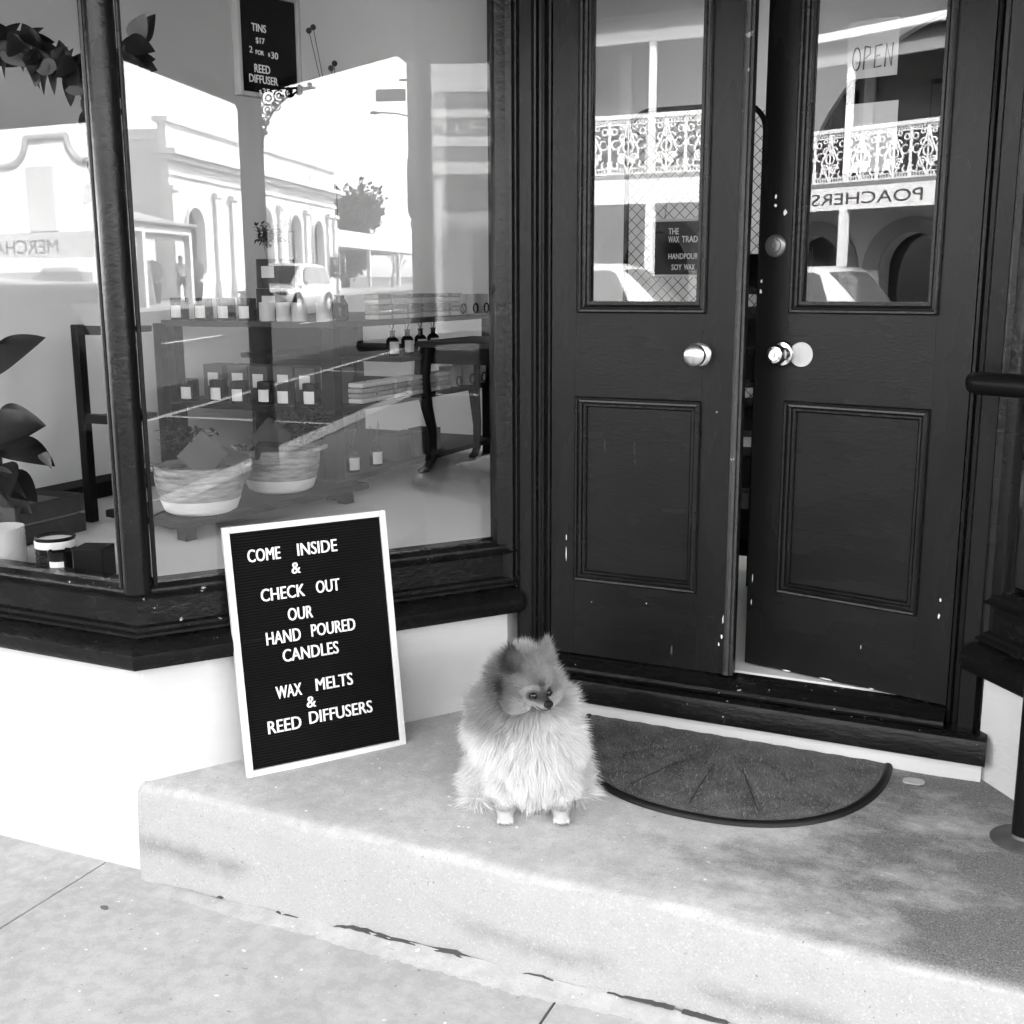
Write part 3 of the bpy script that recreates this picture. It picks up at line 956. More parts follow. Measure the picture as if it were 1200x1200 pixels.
# ------------------------------------------------------------------ letter board leaning on the sill
FELT = surf('black_felt', 0.003, rough=0.95, var=0.15, spec=0.03)
FELTR = surf('black_felt_rib', 0.008, rough=0.9, var=0.15, spec=0.05)
LETTER = surf('white_plastic_letter', 0.66, rough=0.4, var=0.0)
FRAMEW = surf('white_painted_frame', 0.58, rough=0.45, var=0.04, nscale=20, stretch=(1, 1, 4))
A0 = Vector((-0.4198, -0.784, 0.006))
eB = Vector((0.6117, 0.7911, 0.013)).normalized()
upB = Vector((-0.1182, 0.0914, 0.9888))
nB = eB.cross(upB).normalized()                # towards the viewer
upB = nB.cross(eB).normalized()
MBd = basis(A0, eB, upB, nB)
lb = thing('letter_board', 'white framed black letter board listing hand poured candles, leaning beside the dog', 'letter board', tuple(A0))
BW_, BH_ = 0.455, 0.672
def board(root, M, w, h, fw, depth, mat_frame, ribs=True):
    mb = MB()
    mb.bbox((0, 0, -depth), (fw, h, 0.004), .002, M)
    mb.bbox((w-fw, 0, -depth), (w, h, 0.004), .002, M)
    mb.bbox((fw+.0003, .0002, -depth+.0002), (w-fw-.0003, fw, 0.0038), .002, M)
    mb.bbox((fw+.0003, h-fw, -depth+.0002), (w-fw-.0003, h-.0002, 0.0038), .002, M)
    mb.build('frame', mat_frame, root)
    f = MB().box((fw*.5, fw*.5, -depth*.8), (w-fw*.5, h-fw*.5, -0.006), M).build('felt_panel', FELT, root)
    if ribs:
        mb = MB()
        n = int((h-2*fw)/0.0076)
        p = (h-2*fw)/n
        for k in range(n):
            y = fw+p*(k+.5)
            mb.box((fw+.0005, y-p*.26, -0.0063), (w-fw-.0005, y+p*.26, -0.0030), M)
        mb.build('felt_rib', FELTR, f)
    return f
board(lb, MBd, BW_, BH_, 0.0175, 0.018, FRAMEW)
LINES = [('COME', .060, .148, .572), ('INSIDE', .196, .307, .5735), ('&', .175, .199, .527), ('CHECK', .085, .205, .463), ('OUT', .238, .304, .465), ('OUR', .153, .221, .4015), ('HAND', .088, .182, .345), ('POURED', .213, .338, .349),
         ('CANDLES', .128, .284, .2925), ('WAX', .100, .170, .196), ('MELTS', .211, .316, .199), ('&', .181, .206, .157), ('REED', .069, .160, .106), ('DIFFUSERS', .184, .365, .112)]
def fit_text(s, u0, u1, v, h, M, root, z=-.0028, ex=.0012, mat=LETTER, name='lettering', off=.012, bold=0):
    o = text(name, s, 1.0, Matrix.Identity(4), mat, None, 0.0, off)
    xs_ = [p.co.x for p in o.data.vertices]
    ys_ = [p.co.y for p in o.data.vertices]
    x0, x1, y0, y1 = min(xs_), max(xs_), min(ys_), max(ys_)
    bpy.data.objects.remove(o)
    kx, ky = (u1-u0)/(x1-x0), h/(y1-y0)
    MM = M @ Matrix.Translation((u0-x0*kx, v-y0*ky, z)) @ Matrix.Diagonal((kx, ky, 1, 1))
    o = text(name, s, 1.0, MM, mat, None, ex, off)
    if bold:
        src = [tuple(p.co) for p in o.data.vertices]
        fcs = [tuple(f.vertices) for f in o.data.polygons]
        mb = MB()
        ex_ = M.to_3x3() @ Vector((1, 0, 0))
        en_ = M.to_3x3() @ Vector((0, 0, 1))
        for k, dx in enumerate((-bold, -bold*.33, bold*.33, bold)):
            mb.add([Vector(p)+ex_*dx+en_*(.00017*k) for p in src], fcs)
        bpy.data.objects.remove(o)
        return mb.build(name, mat, root)
    o.parent = root
    for p in o.data.vertices:
        p.co = p.co-root.location
    return o
for s, u0, u1, v in LINES:
    fit_text(s, u0, u1, v, .034 if s != '&' else .030, MBd, lb, off=0.0, bold=.0008)

# ------------------------------------------------------------------ doormat
mat_ = thing('doormat', 'half-round worn coir doormat with black rubber edge, against the threshold', 'doormat', (0.70, 0.0, 0.03))
def half(a, b, n=64, e=2.25):
    pts = []
    for k in range(n+1):
        t = math.pi+math.pi*k/n
        c, s_ = math.cos(t), math.sin(t)
        r = (abs(c)**e+abs(s_)**e)**(-1/e)
        sk = 0.025*max(0, -s_)
        pts.append((0.70+a*c*r+sk, -0.064+b*s_*r))
    return pts
outer = half(0.435, 0.475)
inner_ = half(0.418, 0.458)
m, nt, out = newmat('coir_pile')
p = N(nt, 'BsdfPrincipled', Roughness=0.95)
p.inputs['Specular IOR Level'].default_value = 0.1
w = coord(nt)
c = ramp(nt, noise(nt, w, 9.0, 6.0, 0.7), [(0.3, 0.05), (0.7, 0.17)])
c = mixv(nt, ramp(nt, noise(nt, coord(nt, (1, 2.4, 1)), 170.0, 4.0, .7), [(0.5, 0.0), (0.72, 0.75)]), c, 0.27)
c = mixv(nt, ramp(nt, noise(nt, w, 3.0, 3.0), [(0.5, 0.0), (0.75, 0.35)]), c, 0.15)
nt.links.new(c, p.inputs['Base Color'])
b = N(nt, 'Bump', Strength=1.0, Distance=0.006)
nt.links.new(noise(nt, w, 240.0, 4.0, .7), b.inputs['Height'])
nt.links.new(b.outputs[0], p.inputs['Normal'])
nt.links.new(p.outputs[0], out.inputs[0])
COIR = m
RUBBER = surf('black_rubber', 0.008, spec=0.2, rough=0.5, var=0.3, nscale=12, bump=0.3)
# pile: fan of rings following the slope of the step, scored by radial grooves
mb = MB()
ctr = (0.70, -0.064)
nr = 22
na = len(inner_)
for j in range(nr+1):
    t = j/nr
    for i, (x, y) in enumerate(inner_):
        qx, qy = ctr[0]+(x-ctr[0])*t, ctr[1]+(y-ctr[1])*t
        groove = 0.0
        for gk in (13, 22, 31, 40, 50):
            if abs(i-gk) == 0 and 0.40 < t < 0.93:
                groove = -0.0055
        edge = -0.002 if t > .97 else 0.0
        mb.v.append((qx, qy, stepz(qy)+0.012+groove+edge+0.0012*math.sin(qx*90)*math.sin(qy*70)))
for j in range(nr):
    for i in range(na-1):
        mb.f.append((j*na+i, (j+1)*na+i, (j+1)*na+i+1, j*na+i+1))
mb.build('coir_pad', COIR, mat_, smooth=60)
mb = MB()
ring = []
prof = [(0.0, 0.0), (0.0, 0.010), (0.15, 0.0115), (0.5, 0.012), (0.85, 0.010), (1.0, 0.006), (1.12, 0.0)]
for (x0, y0), (x1, y1) in zip(inner_, outer):
    ring.append([(x0+(x1-x0)*d, y0+(y1-y0)*d, stepz(y0)+0.0015+h) for d, h in prof])
k = len(prof)
for r in ring:
    mb.v.extend(r)
for i in range(len(ring)-1):
    for j in range(k-1):
        mb.f.append((i*k+j, (i+1)*k+j, (i+1)*k+j+1, i*k+j+1))
mb.build('rubber_rim', RUBBER, mat_, smooth=50)
for gk in (22, 31, 40):
    x1, y1 = inner_[gk]
    pts = []
    for k in range(9):
        t = .42+.50*k/8
        x, y = ctr[0]+(x1-ctr[0])*t, ctr[1]+(y1-ctr[1])*t
        pts.append((x, y, stepz(y)+.0135))
    sc = MB()
    d_ = Vector((x1-ctr[0], y1-ctr[1], 0)).normalized()
    n_ = Vector((-d_.y, d_.x, 0))
    vs = []
    for i, p in enumerate(pts):
        w_ = .0019*(1+.4*math.sin(i*2.1+gk))*(0.35 if i in (0, 8) else 1)
        vs += [Vector(p)+n_*w_, Vector(p)-n_*w_]
    sc.add(vs, [(2*i, 2*i+1, 2*i+3, 2*i+2) for i in range(8)])
    sc.build('score_line', surf('score_dark', .03, rough=.9), mat_)
# loose fibres standing out of the pile
mb = MB()
for _ in range(5200):
    t = math.sqrt(random.random())*.98
    i = random.randrange(na)
    x, y = ctr[0]+(inner_[i][0]-ctr[0])*t+random.uniform(-.008, .008), ctr[1]+(inner_[i][1]-ctr[1])*t
    if y > -.066:
        continue
    a = random.uniform(0, 6.28)
    l = random.uniform(.005, .012)
    wv = .0009
    z = stepz(y)+.0115
    mb.add([(x-wv*math.sin(a), y+wv*math.cos(a), z), (x+wv*math.sin(a), y-wv*math.cos(a), z), (x+l*math.cos(a), y+l*math.sin(a), z+random.uniform(.002, .008))], [(0, 1, 2)])
struct(mb.build('fibre', surf('coir_fibre', 0.16, rough=0.9, var=0.5, nscale=50), mat_), 'stuff')

# ------------------------------------------------------------------ bits of litter and gum on the ground
LEAFDRY = surf('dry_leaf', 0.10, rough=0.8, var=0.3)
def scrap(name, label, cat, x, y, z, r, mat, ay=0.6):
    pts = []
    a0 = random.uniform(0, 6.28)
    for k in range(10):
        t = 2*math.pi*k/10
        q = r*random.uniform(.7, 1.0)
        pts.append((x+q*math.cos(t+a0), y+ay*q*math.sin(t+a0), z))
    tag(MB().extrude(pts, (0, 0, .0022)).build(name, mat), label, cat)
scrap('dry_leaf', 'small dark dry leaf lying on the paving below the white plinth corner', 'leaf', -0.655, -1.085, pz(-.655, -1.085)+.001, .016, LEAFDRY)
scrap('gum_patch', 'pale flattened gum patch on the step beside the right end of the doormat', 'gum patch', 1.195, -0.125, stepz(-.125)+.001, .034, surf('old_gum', 0.42, rough=0.8, var=0.15, nscale=30), 0.8)

# ------------------------------------------------------------------ DOG
G0 = Vector((0.372, -0.690, 0.010))
dog = thing('dog', 'fluffy pale pomeranian with dark ears sitting on the step between letter board and doormat', 'dog', tuple(G0), 0.439)
dog.scale = (1, 1, 1)
hd = Vector((0.52, -0.84, -0.14)).normalized()               # the way the face points
hs = Vector((0.85, 0.52, 0)).normalized()                    # across the face, to its left (picture right)
hu = hs.cross(hd)*-1
if hu.z < 0:
    hu = -hu
HM = Matrix(((hs.x, -hd.x, hu.x, 0), (hs.y, -hd.y, hu.y, 0), (hs.z, -hd.z, hu.z, 0), (0, 0, 0, 1)))   # x across, -y forward, z up
core = MB()
E_ = Vector((0.0145, -0.038, 0.340))                         # between the eyes
SK = E_ - hd*0.050 + hu*0.012
for c, r in (((-.002, .068, .165), (.098, .088, .112)), ((-.035, .20, .150), (.105, .12, .115)), ((-.082, .165, .072), (.054, .09, .072)), ((.060, .185, .072), (.050, .08, .07)),
             ((-.018, .070, .258), (.098, .080, .080)), ((-.045, .10, .215), (.09, .10, .09))):
    core.ball(c, r, 24, 16)
def hball(c, r):
    core.ball(E_+hs*c[0]-hd*c[1]+hu*c[2], r, 20, 14, HM)
hball((0, .050, .008), (.058, .056, .050))          # skull
hball((0, .022, .010), (.042, .034, .034))          # brow
hball((0, -.010, -.014), (.0185, .030, .0155))      # muzzle
hball((0, -.028, -.014), (.0125, .013, .0115))      # nose end
hball((0, .000, -.028), (.0155, .026, .009))        # lower jaw
hball((-.034, .030, -.022), (.032, .034, .030))     # cheeks
hball((.034, .030, -.022), (.032, .034, .030))
for s in (-1, 1):                                    # ears: short upright cones, slightly outwards
    base = E_+hs*(.033*s)-hd*.050+hu*.046
    tip = E_+hs*(.047*s)-hd*.058+hu*.082
    for k in range(9):
        t = k/8
        core.ball(base.lerp(tip, t), (.024*(1-t)+.004, .009*(1-t)+.004, .012), 10, 8, HM)
for s in (-1, 1):                                    # front legs and paws
    for k in range(12):
        t = k/11
        q = Vector((.058*s, .045, .13)).lerp(Vector((.068*s, .004, .016)), t)
        core.ball(q, .030-.009*t, 12, 8)
    for k in range(4):                               # toes
        core.ball((.068*s+(-.0165+.011*k), -.026-.004*(k in (1, 2)), .0095), (.0052, .013, .0095), 10, 8)
    core.ball((.068*s, -.010, .014), (.019, .022, .014), 14, 10)
for x, y in ((-.128, .105), (.108, .120)):           # hind feet
    core.ball((x, y, .014), (.022, .042, .015), 14, 10)
    core.ball((x+(.01 if x < 0 else -.01), y+.05, .045), (.026, .045, .045), 14, 10)
core.ball((-.02, .30, .24), (.06, .06, .07), 14, 10)  # tail curled up over the back
core.ball((-.03, .30, .15), (.04, .05, .06), 14, 10)
tmp = core.build('tmp_core', None)
md = tmp.modifiers.new('r', 'REMESH')
md.mode = 'VOXEL'
md.voxel_size = 0.0042
sm = tmp.modifiers.new('s', 'SMOOTH')
sm.factor = 0.5
sm.iterations = 2
dg = bpy.context.evaluated_depsgraph_get()
bme = bpy.data.meshes.new_from_object(tmp.evaluated_get(dg))
bpy.data.objects.remove(tmp)
nv = len(bme.vertices)
V = np.empty(nv*3)
bme.vertices.foreach_get('co', V)
V = V.reshape(-1, 3)
VN = np.empty(nv*3)
bme.vertices.foreach_get('normal', VN)
VN = VN.reshape(-1, 3)
bme.calc_loop_triangles()
TR = np.empty(len(bme.loop_triangles)*3, dtype=np.int32)
bme.loop_triangles.foreach_get('vertices', TR)
TR = TR.reshape(-1, 3)
hs_, hd_, hu_, En = np.array(hs), np.array(hd), np.array(hu), np.array(E_)
def sstep(a, b, x):
    t = np.clip((x-a)/(b-a), 0, 1)
    return t*t*(3-2*t)
def headc(P):
    d = P-En
    return d@hs_, d@hd_, d@hu_      # across, forward, up
def coat_tone(P):
    """the coat's own colours: pale chest and breeches, grizzled ruff and back, dark ears and muzzle"""
    x, y, z = P[:, 0], P[:, 1], P[:, 2]
    a, f, u = headc(P)
    n = np.sin(x*61+y*37)*np.sin(z*53+x*19)*0.5+0.5
    tone = 0.78+0.05*n
    back = sstep(.05, .20, y)*sstep(.06, .18, z)
    tone = tone*(1-back*.35)
    ruff = sstep(.215, .265, z)*(1-sstep(.02, .10, f+.09))
    tone = tone*(1-ruff)+ruff*(.44+.14*n)
    lruff = sstep(-.02, -.07, x)*sstep(.20, .27, z)
    tone = tone*(1-lruff*.30)
    # head
    inh = sstep(-.090, -.062, f)*sstep(-.075, -.045, u)*(1-sstep(.070, .090, np.abs(a)))
    ht = .27+.09*n
    fore = sstep(.004, .02, u)*(1-sstep(.05, .075, u))*(1-sstep(.03, .05, np.abs(a)))
    ht = ht*(1-fore)+fore*(.29+.12*n)
    cheek = (1-sstep(-.018, -.004, u))*sstep(-.045, -.02, f)*(1-sstep(.05, .06, np.abs(a)))
    ht = ht*(1-cheek)+cheek*.50
    bridge = np.exp(-((a/.0085)**2+((u+.004)/.012)**2))*sstep(-.03, -.01, f)
    ht = ht*(1-bridge*.75)+bridge*.75*.07
    pale = np.exp(-(((np.abs(a)-.014)/.007)**2+((u-.014)/.008)**2))*sstep(-.04, -.02, f)
    ht = ht*(1-pale*.5)+pale*.5*.30
    mz = sstep(.012, .024, f)*(1-sstep(-.018, -.010, u))
    ht = ht*(1-mz)+mz*.52
    eyeline = np.exp(-(((np.abs(a)-.021)/.010)**2+((u+.001)/.008)**2))*sstep(-.03, -.01, f)
    ht = ht*(1-.75*eyeline)
    tone = tone*(1-inh)+inh*ht
    # ears
    er = sstep(.040, .056, u)*sstep(.012, .03, np.abs(a))*sstep(-.12, -.09, f)
    tone = tone*(1-er)+er*(.24+.14*n)
    el = sstep(.030, .048, u)*sstep(-.020, -.036, a)*sstep(-.14, -.11, f)
    tone = tone*(1-el*.9)+el*.9*.035
    dk = np.exp(-(((a+.066)/.024)**2+((u+.000)/.05)**2+((f+.06)/.045)**2))
    tone = tone*(1-np.clip(1.1*dk, 0, .9))
    ed = np.minimum(np.hypot(a-.0205, u+.001), np.hypot(a+.0205, u+.001))
    nr = (1-sstep(.008, .026, ed))*sstep(-.045, -.02, f)*sstep(-.05, -.04, u)
    tone = tone*(1-.7*nr*(1-sstep(.004, .010, ed-.009)))
    mt_ = sstep(.0, .012, f)*(1-sstep(.016, .024, np.abs(a)))*sstep(-.05, -.04, u)
    tone = tone*(1-mt_*.55*sstep(-.012, -.006, u)*(1-sstep(.004, .012, np.abs(a))))
    inner = np.exp(-(((np.abs(a)-.038)/.011)**2+((u-.064)/.018)**2))*sstep(-.062, -.050, f)
    tone = tone*(1-inner*.7)+inner*.7*.42
    paw = (1-sstep(.03, .06, z))*(1-sstep(.01, .04, y))
    tone = tone*(1-paw*.45)
    return np.clip(tone, .02, .9)
def vcol(me, vals):
    at = me.color_attributes.new('coat', 'FLOAT_COLOR', 'POINT')
    c4 = np.ones((len(vals), 4))
    c4[:, :3] = vals[:, None]
    at.data.foreach_set('color', c4.ravel())
m, nt, out = newmat('dog_skin')
p = N(nt, 'BsdfPrincipled', Roughness=0.8)
at = N(nt, 'Attribute', attribute_name='coat')
nt.links.new(at.outputs['Color'], p.inputs['Base Color'])
p.inputs['Specular IOR Level'].default_value = 0.15
nt.links.new(p.outputs[0], out.inputs[0])
ha, hf, hu2 = headc(V)
headm = sstep(-.09, -.06, hf)*sstep(-.06, -.045, hu2)
vcol(bme, coat_tone(V)*(0.88-.40*headm))
bme.materials.append(m)
bme.shade_smooth()
bme.name = 'dog_body'
body = bpy.data.objects.new('body', bme)
COL.objects.link(body)
body.parent = dog
# ---- fur
tri = V[TR]
area = np.linalg.norm(np.cross(tri[:, 1]-tri[:, 0], tri[:, 2]-tri[:, 0]), axis=1)
def sample(n, wgt=None):
    pr = area*(wgt if wgt is not None else 1)
    pr = pr/pr.sum()
    idx = rng.choice(len(TR), n, p=pr)
    r1, r2 = np.sqrt(rng.random(n)), rng.random(n)
    w = np.stack([1-r1, r1*(1-r2), r1*r2], 1)
    P = (V[TR[idx]]*w[:, :, None]).sum(1)
    Nn = (VN[TR[idx]]*w[:, :, None]).sum(1)
    return P, Nn/np.linalg.norm(Nn, axis=1, keepdims=True)
cen = tri.mean(1)
ca, cf, cu_ = headc(cen)
face_w = 1+5.5*sstep(-.12, -.05, cf)*sstep(-.07, -.04, cu_)
vis = 0.35+0.65*sstep(.30, .05, cen[:, 1])
NS = 220000
P0, N0 = sample(NS, face_w*vis)
a, f, u = headc(P0)
x, y, z = P0.T
inh = sstep(-.085, -.045, f)*sstep(-.065, -.045, u)*(1-sstep(.075, .10, np.abs(a)))
hz_ = sstep(-.050, -.040, u)
muz = sstep(.004, .018, f)*(1-sstep(.018, .028, np.abs(a)))*hz_
leg = (1-sstep(.060, .095, z))*(1-sstep(.025, .050, y))*(1-sstep(.026, .038, np.abs(np.abs(x)-.066)))
feet = (1-sstep(.022, .040, z))*(1-sstep(.0, .02, y))
ear = sstep(.042, .058, u)*sstep(-.13, -.10, f)
Ln = 0.050+0.024*rng.random(NS)
ruffm = sstep(.20, .26, z)*(1-inh)
Ln = Ln*(1-ruffm*.10)
facel = .0085+.005*sstep(.0, .05, u)+.018*sstep(.034, .060, np.abs(a))
Ln = Ln*(1-inh)+inh*facel
Ln = Ln*(1-muz)+muz*.0040
eyed = np.minimum(np.hypot(a-.0205, u+.001), np.hypot(a+.0205, u+.001))
near = (1-sstep(.010, .034, eyed))*sstep(-.045, -.02, f)*hz_
Ln = Ln*(1-near)+near*.0050
stop = (1-sstep(.012, .03, np.abs(a)))*(1-sstep(.0, .035, u))*sstep(-.04, -.015, f)*(1-muz)*hz_
Ln = Ln*(1-stop)+stop*.0050
Ln = Ln*(1-leg)+leg*.014
Ln = Ln*(1-feet*.85)
Ln = Ln*(1-ear)+ear*(.014+.024*rng.random(NS)**2)
above = np.exp(-(((np.abs(x)-.066)/.026)**2+((z-.12)/.045)**2))*(y < .06)
Ln = Ln*(1-.45*above)
Ln *= rng.uniform(.66, 1.16, NS)
# combing direction
hc = En-hd_*.055
out_ = P0-hc
out_ /= np.linalg.norm(out_, axis=1, keepdims=True)+1e-6
comb = np.zeros((NS, 3))
comb += np.array([0, .10, -.80])*(1-ruffm)[:, None]*(1-inh)[:, None]
radial = out_-hd_*(out_@hd_)[:, None]-hd_*.45
comb += (radial*.85+np.array([0, 0, -.10]))*ruffm[:, None]
facec = -hd_*1.2+(out_-hd_*(out_@hd_)[:, None])*.7
comb += facec*inh[:, None]
comb = comb*(1-ear)[:, None]+ear[:, None]*(hu_*1.0+hs_*np.sign(a)[:, None]*.55-hd_*.25)
comb -= N0*(comb*N0).sum(1, keepdims=True)
hl = 1-ear
dirn = N0*(np.where(near+stop > .4, .10, np.where(inh > .5, .40, .80)))[:, None]+comb*np.where(inh > .5, .60, .80)[:, None]
clump = np.stack([np.sin(x*95+z*61), np.sin(y*88+x*73+2), np.sin(z*101+y*47+1)], 1)
dirn += clump*.14*(1-.6*inh)[:, None]+rng.normal(0, .16, (NS, 3))
dirn /= np.linalg.norm(dirn, axis=1, keepdims=True)
droop = np.array([0, 0, -1.0])
SEG = 4
pts = np.zeros((NS, SEG+1, 3))
pts[:, 0] = P0-N0*.002
d = dirn.copy()
gr = (.10*(1-inh)*(1-ear)*(1-ruffm*.55))[:, None]
for k in range(SEG):
    pts[:, k+1] = pts[:, k]+d*(Ln/SEG)[:, None]
    d = d+droop*gr+clump*.05
    d /= np.linalg.norm(d, axis=1, keepdims=True)
pts[:, :, 2] = np.maximum(pts[:, :, 2], -.0065+.002*rng.random((NS, 1)))
# locks: strands lean together towards the tip of a nearby guide hair
gi = rng.choice(NS, 4200, replace=False)
gp, gt = pts[gi, 0], pts[gi]
best = np.zeros(NS, dtype=np.int64)
g2 = (gp**2).sum(1)
for s0 in range(0, NS, 8000):
    q = pts[s0:s0+8000, 0]
    best[s0:s0+8000] = (g2[None, :]-2*q@gp.T).argmin(1)
off = gt[best]-gt[best][:, :1]
lr = np.clip(np.linalg.norm(pts[:, -1]-pts[:, 0], axis=1)/(np.linalg.norm(off[:, -1], axis=1)+1e-6), 0, 2.0)
pull = np.array([0, .06, .16, .27, .36])
kk = (1-np.clip(inh*1.2+muz+ear*.6+leg, 0, 1))
for k in range(1, SEG+1):
    tgt = gt[best][:, 0]+off[:, k]*lr[:, None]
    pts[:, k] += (tgt-pts[:, k])*(pull[k]*kk)[:, None]
side = np.cross(dirn, rng.normal(0, 1, (NS, 3)))
side /= np.linalg.norm(side, axis=1, keepdims=True)+1e-9
wr = .00046*(1+.5*(1-inh))*rng.uniform(.7, 1.3, NS)
taper = np.array([1.0, 1.0, .85, .55, .08])
VV = np.zeros((NS, SEG+1, 2, 3))
for k in range(SEG+1):
    o = side*(wr*taper[k])[:, None]
    VV[:, k, 0] = pts[:, k]-o
    VV[:, k, 1] = pts[:, k]+o
tone = coat_tone(P0)*rng.uniform(.80, 1.16, NS)
tonev = np.zeros((NS, SEG+1, 2))
for k in range(SEG+1):
    tonev[:, k, :] = np.clip(tone*(0.92+.10*k/SEG), 0, .92)[:, None]
fm = bpy.data.meshes.new('fur')
nvt = NS*(SEG+1)*2
fm.vertices.add(nvt)
fm.vertices.foreach_set('co', VV.reshape(-1))
base = (np.arange(NS)*(SEG+1)*2)[:, None]+np.arange(SEG)[None, :]*2
quads = np.stack([base, base+1, base+3, base+2], 2).reshape(-1)
nq = NS*SEG
fm.loops.add(nq*4)
fm.loops.foreach_set('vertex_index', quads.astype(np.int32))
fm.polygons.add(nq)
fm.polygons.foreach_set('loop_start', (np.arange(nq)*4).astype(np.int32))
fm.update(calc_edges=True)
vcol(fm, tonev.reshape(-1))
m, nt, out = newmat('dog_hair')
at = N(nt, 'Attribute', attribute_name='coat')
p = N(nt, 'BsdfPrincipled', Roughness=0.55)
p.inputs['Specular IOR Level'].default_value = 0.25
tl = N(nt, 'BsdfTranslucent')
nt.links.new(at.outputs['Color'], p.inputs['Base Color'])
nt.links.new(at.outputs['Color'], tl.inputs['Color'])
mx = N(nt, 'MixShader')
mx.inputs[0].default_value = 0.38
nt.links.new(p.outputs[0], mx.inputs[1])
nt.links.new(tl.outputs[0], mx.inputs[2])
nt.links.new(mx.outputs[0], out.inputs[0])
fm.materials.append(m)
fur = bpy.data.objects.new('fur', fm)
COL.objects.link(fur)
fur.parent = dog
# ---- eyes, nose, mouth
EYE = surf('dog_eye', 0.006, rough=0.05, var=0.0, spec=0.35)
NOSE = surf('dog_nose', 0.006, spec=0.2, rough=0.34, var=0.2, bump=0.6, bscale=600.0)
LID = surf('dog_eyelid', 0.02, rough=0.6)
def hp(a_, f_, u_):
    return E_+hs*a_+hd*f_+hu*u_
def surf_f(a_, u_):
    """how far forward the head surface lies at (across, up)"""
    aa, ff, uu = headc(V)
    k = ((aa-a_)**2+(uu-u_)**2) < .0035**2
    return ff[k].max() if k.any() else -.01
for s in (-1, 1):
    fe = surf_f(.0205*s, -.001)
    e = MB().ball(hp(.0205*s, fe-.0016, -.001), .0095, 18, 12).build('eye', EYE, dog, local=True, smooth=180)
    mb = MB()
    for sg in (1, -1):
        mb.tube([hp(.0205*s+.0092*math.cos(t), fe+.0056-abs(math.cos(t))*.0028, -.001+sg*.0058*math.sin(t)) for t in np.linspace(0, math.pi, 10)], .0011, 6)
    mb.build('eyelid', LID, e, local=True, smooth=180)
fn = surf_f(0, -.014)
mb = MB()
mb.ball(hp(0, fn+.0005, -.0105), (.0122, .0088, .0096), 18, 12, HM)
nose = mb.build('nose', NOSE, dog, local=True, smooth=180)
mb = MB()
for s in (-1, 1):
    mb.ball(hp(.0042*s, fn+.0062, -.0115), (.0020, .0015, .0016), 8, 6, HM)
mb.build('nostril', surf('nostril_dark', 0.002, rough=0.9), nose, local=True, smooth=180)
mb = MB()
for s in (-1, 1):
    mb.tube([hp(0, fn+.0035, -.0205), hp(.005*s, fn+.0022, -.0245), hp(.0105*s, fn-.006, -.0262), hp(.0155*s, fn-.018, -.0255), hp(.0175*s, fn-.026, -.0235)], [.0011, .0013, .0015, .0013, .0007], 6)
mb.tube([hp(0, fn+.004, -.0170), hp(0, fn+.0035, -.0208)], .0009, 6)
mb.build('mouth', LID, dog, local=True, smooth=180)
CLAW = surf('dog_claw', 0.14, rough=0.4)
for s in (-1, 1):
    for k in range(4):
        xx = .068*s-.0135+.009*k
        MB().tube([(xx, -.038-.004*(k in (1, 2)), .0085), (xx, -.0415-.004*(k in (1, 2)), .0055)], [.0014, .0006], 6).build('claw', CLAW, dog, local=True, smooth=180)

# ------------------------------------------------------------------ paper notices inside the glass of the ajar door
PAPER = surf('notice_paper', 0.45, rough=0.8, var=0.03)
INK = surf('marker_ink', 0.03, rough=0.7)
ca_, sa_ = math.cos(0.22), math.sin(0.22)
uD, nD = Vector((ca_, -sa_, 0)), Vector((-sa_, -ca_, 0))
oD = Vector((1.252, 0.002, 0))-nD*0.027
MD = basis(oD, uD, (0, 0, 1), nD)
def sheet(name, label, u0, u1, z0, z1, g=None):
    o = thing(name, label, 'notice', tuple(oD+uD*((u0+u1)/2)+Vector((0, 0, z0))))
    mb = MB()
    n = 8
    for k in range(n):
        a_, b_ = u0+(u1-u0)*k/n, u0+(u1-u0)*(k+1)/n
        mb.box((a_, z0, -.0006-.001*math.sin(3.14*k/n)), (b_, z1, -.0002-.001*math.sin(3.14*k/n)), MD)
    mb.build('paper', PAPER, o)
    return o
s1 = sheet('open_sign', 'white paper sign hand-lettered OPEN inside the glass of the ajar door', -.372, -.240, 1.806, 1.945)
strokes = {'O': [[(.5+.45*math.cos(t), .5+.5*math.sin(t)) for t in np.linspace(0, 6.3, 14)]], 'P': [[(.1, 0), (.2, 1)], [(.2, 1), (.8, .95), (.85, .65), (.15, .45)]], 'E': [[(.9, 1), (.15, .95), (.1, .02), (.9, .08)], [(.1, .5), (.75, .55)]], 'N': [[(.05, 0), (.15, 1), (.8, .02), (.9, 1)]]}
mb = MB()
for i, ch in enumerate('OPEN'):
    for st in strokes[ch]:
        mb.tube([MD @ Vector((-.357+i*.028+px_*.022, 1.826+pz_*.055+i*.0006, .0012)) for px_, pz_ in st], .0019, 5)
mb.build('lettering', INK, s1)
s2 = sheet('opening_notice', 'white printed notice below the OPEN sign inside the ajar door glass', -.368, -.232, 1.575, 1.745)
mb = MB()
for k in range(9):
    mb.box((-.350, 1.735-.022-.015*k, -.0001), (-.350+(.045 if k == 0 else .085 if k == 1 else random.uniform(.06, .10)), 1.735-.0165-.015*k+(.004 if k < 2 else 0), .0004), MD)
mb.build('printed_lines', surf('grey_print', 0.45, rough=0.8), s2)
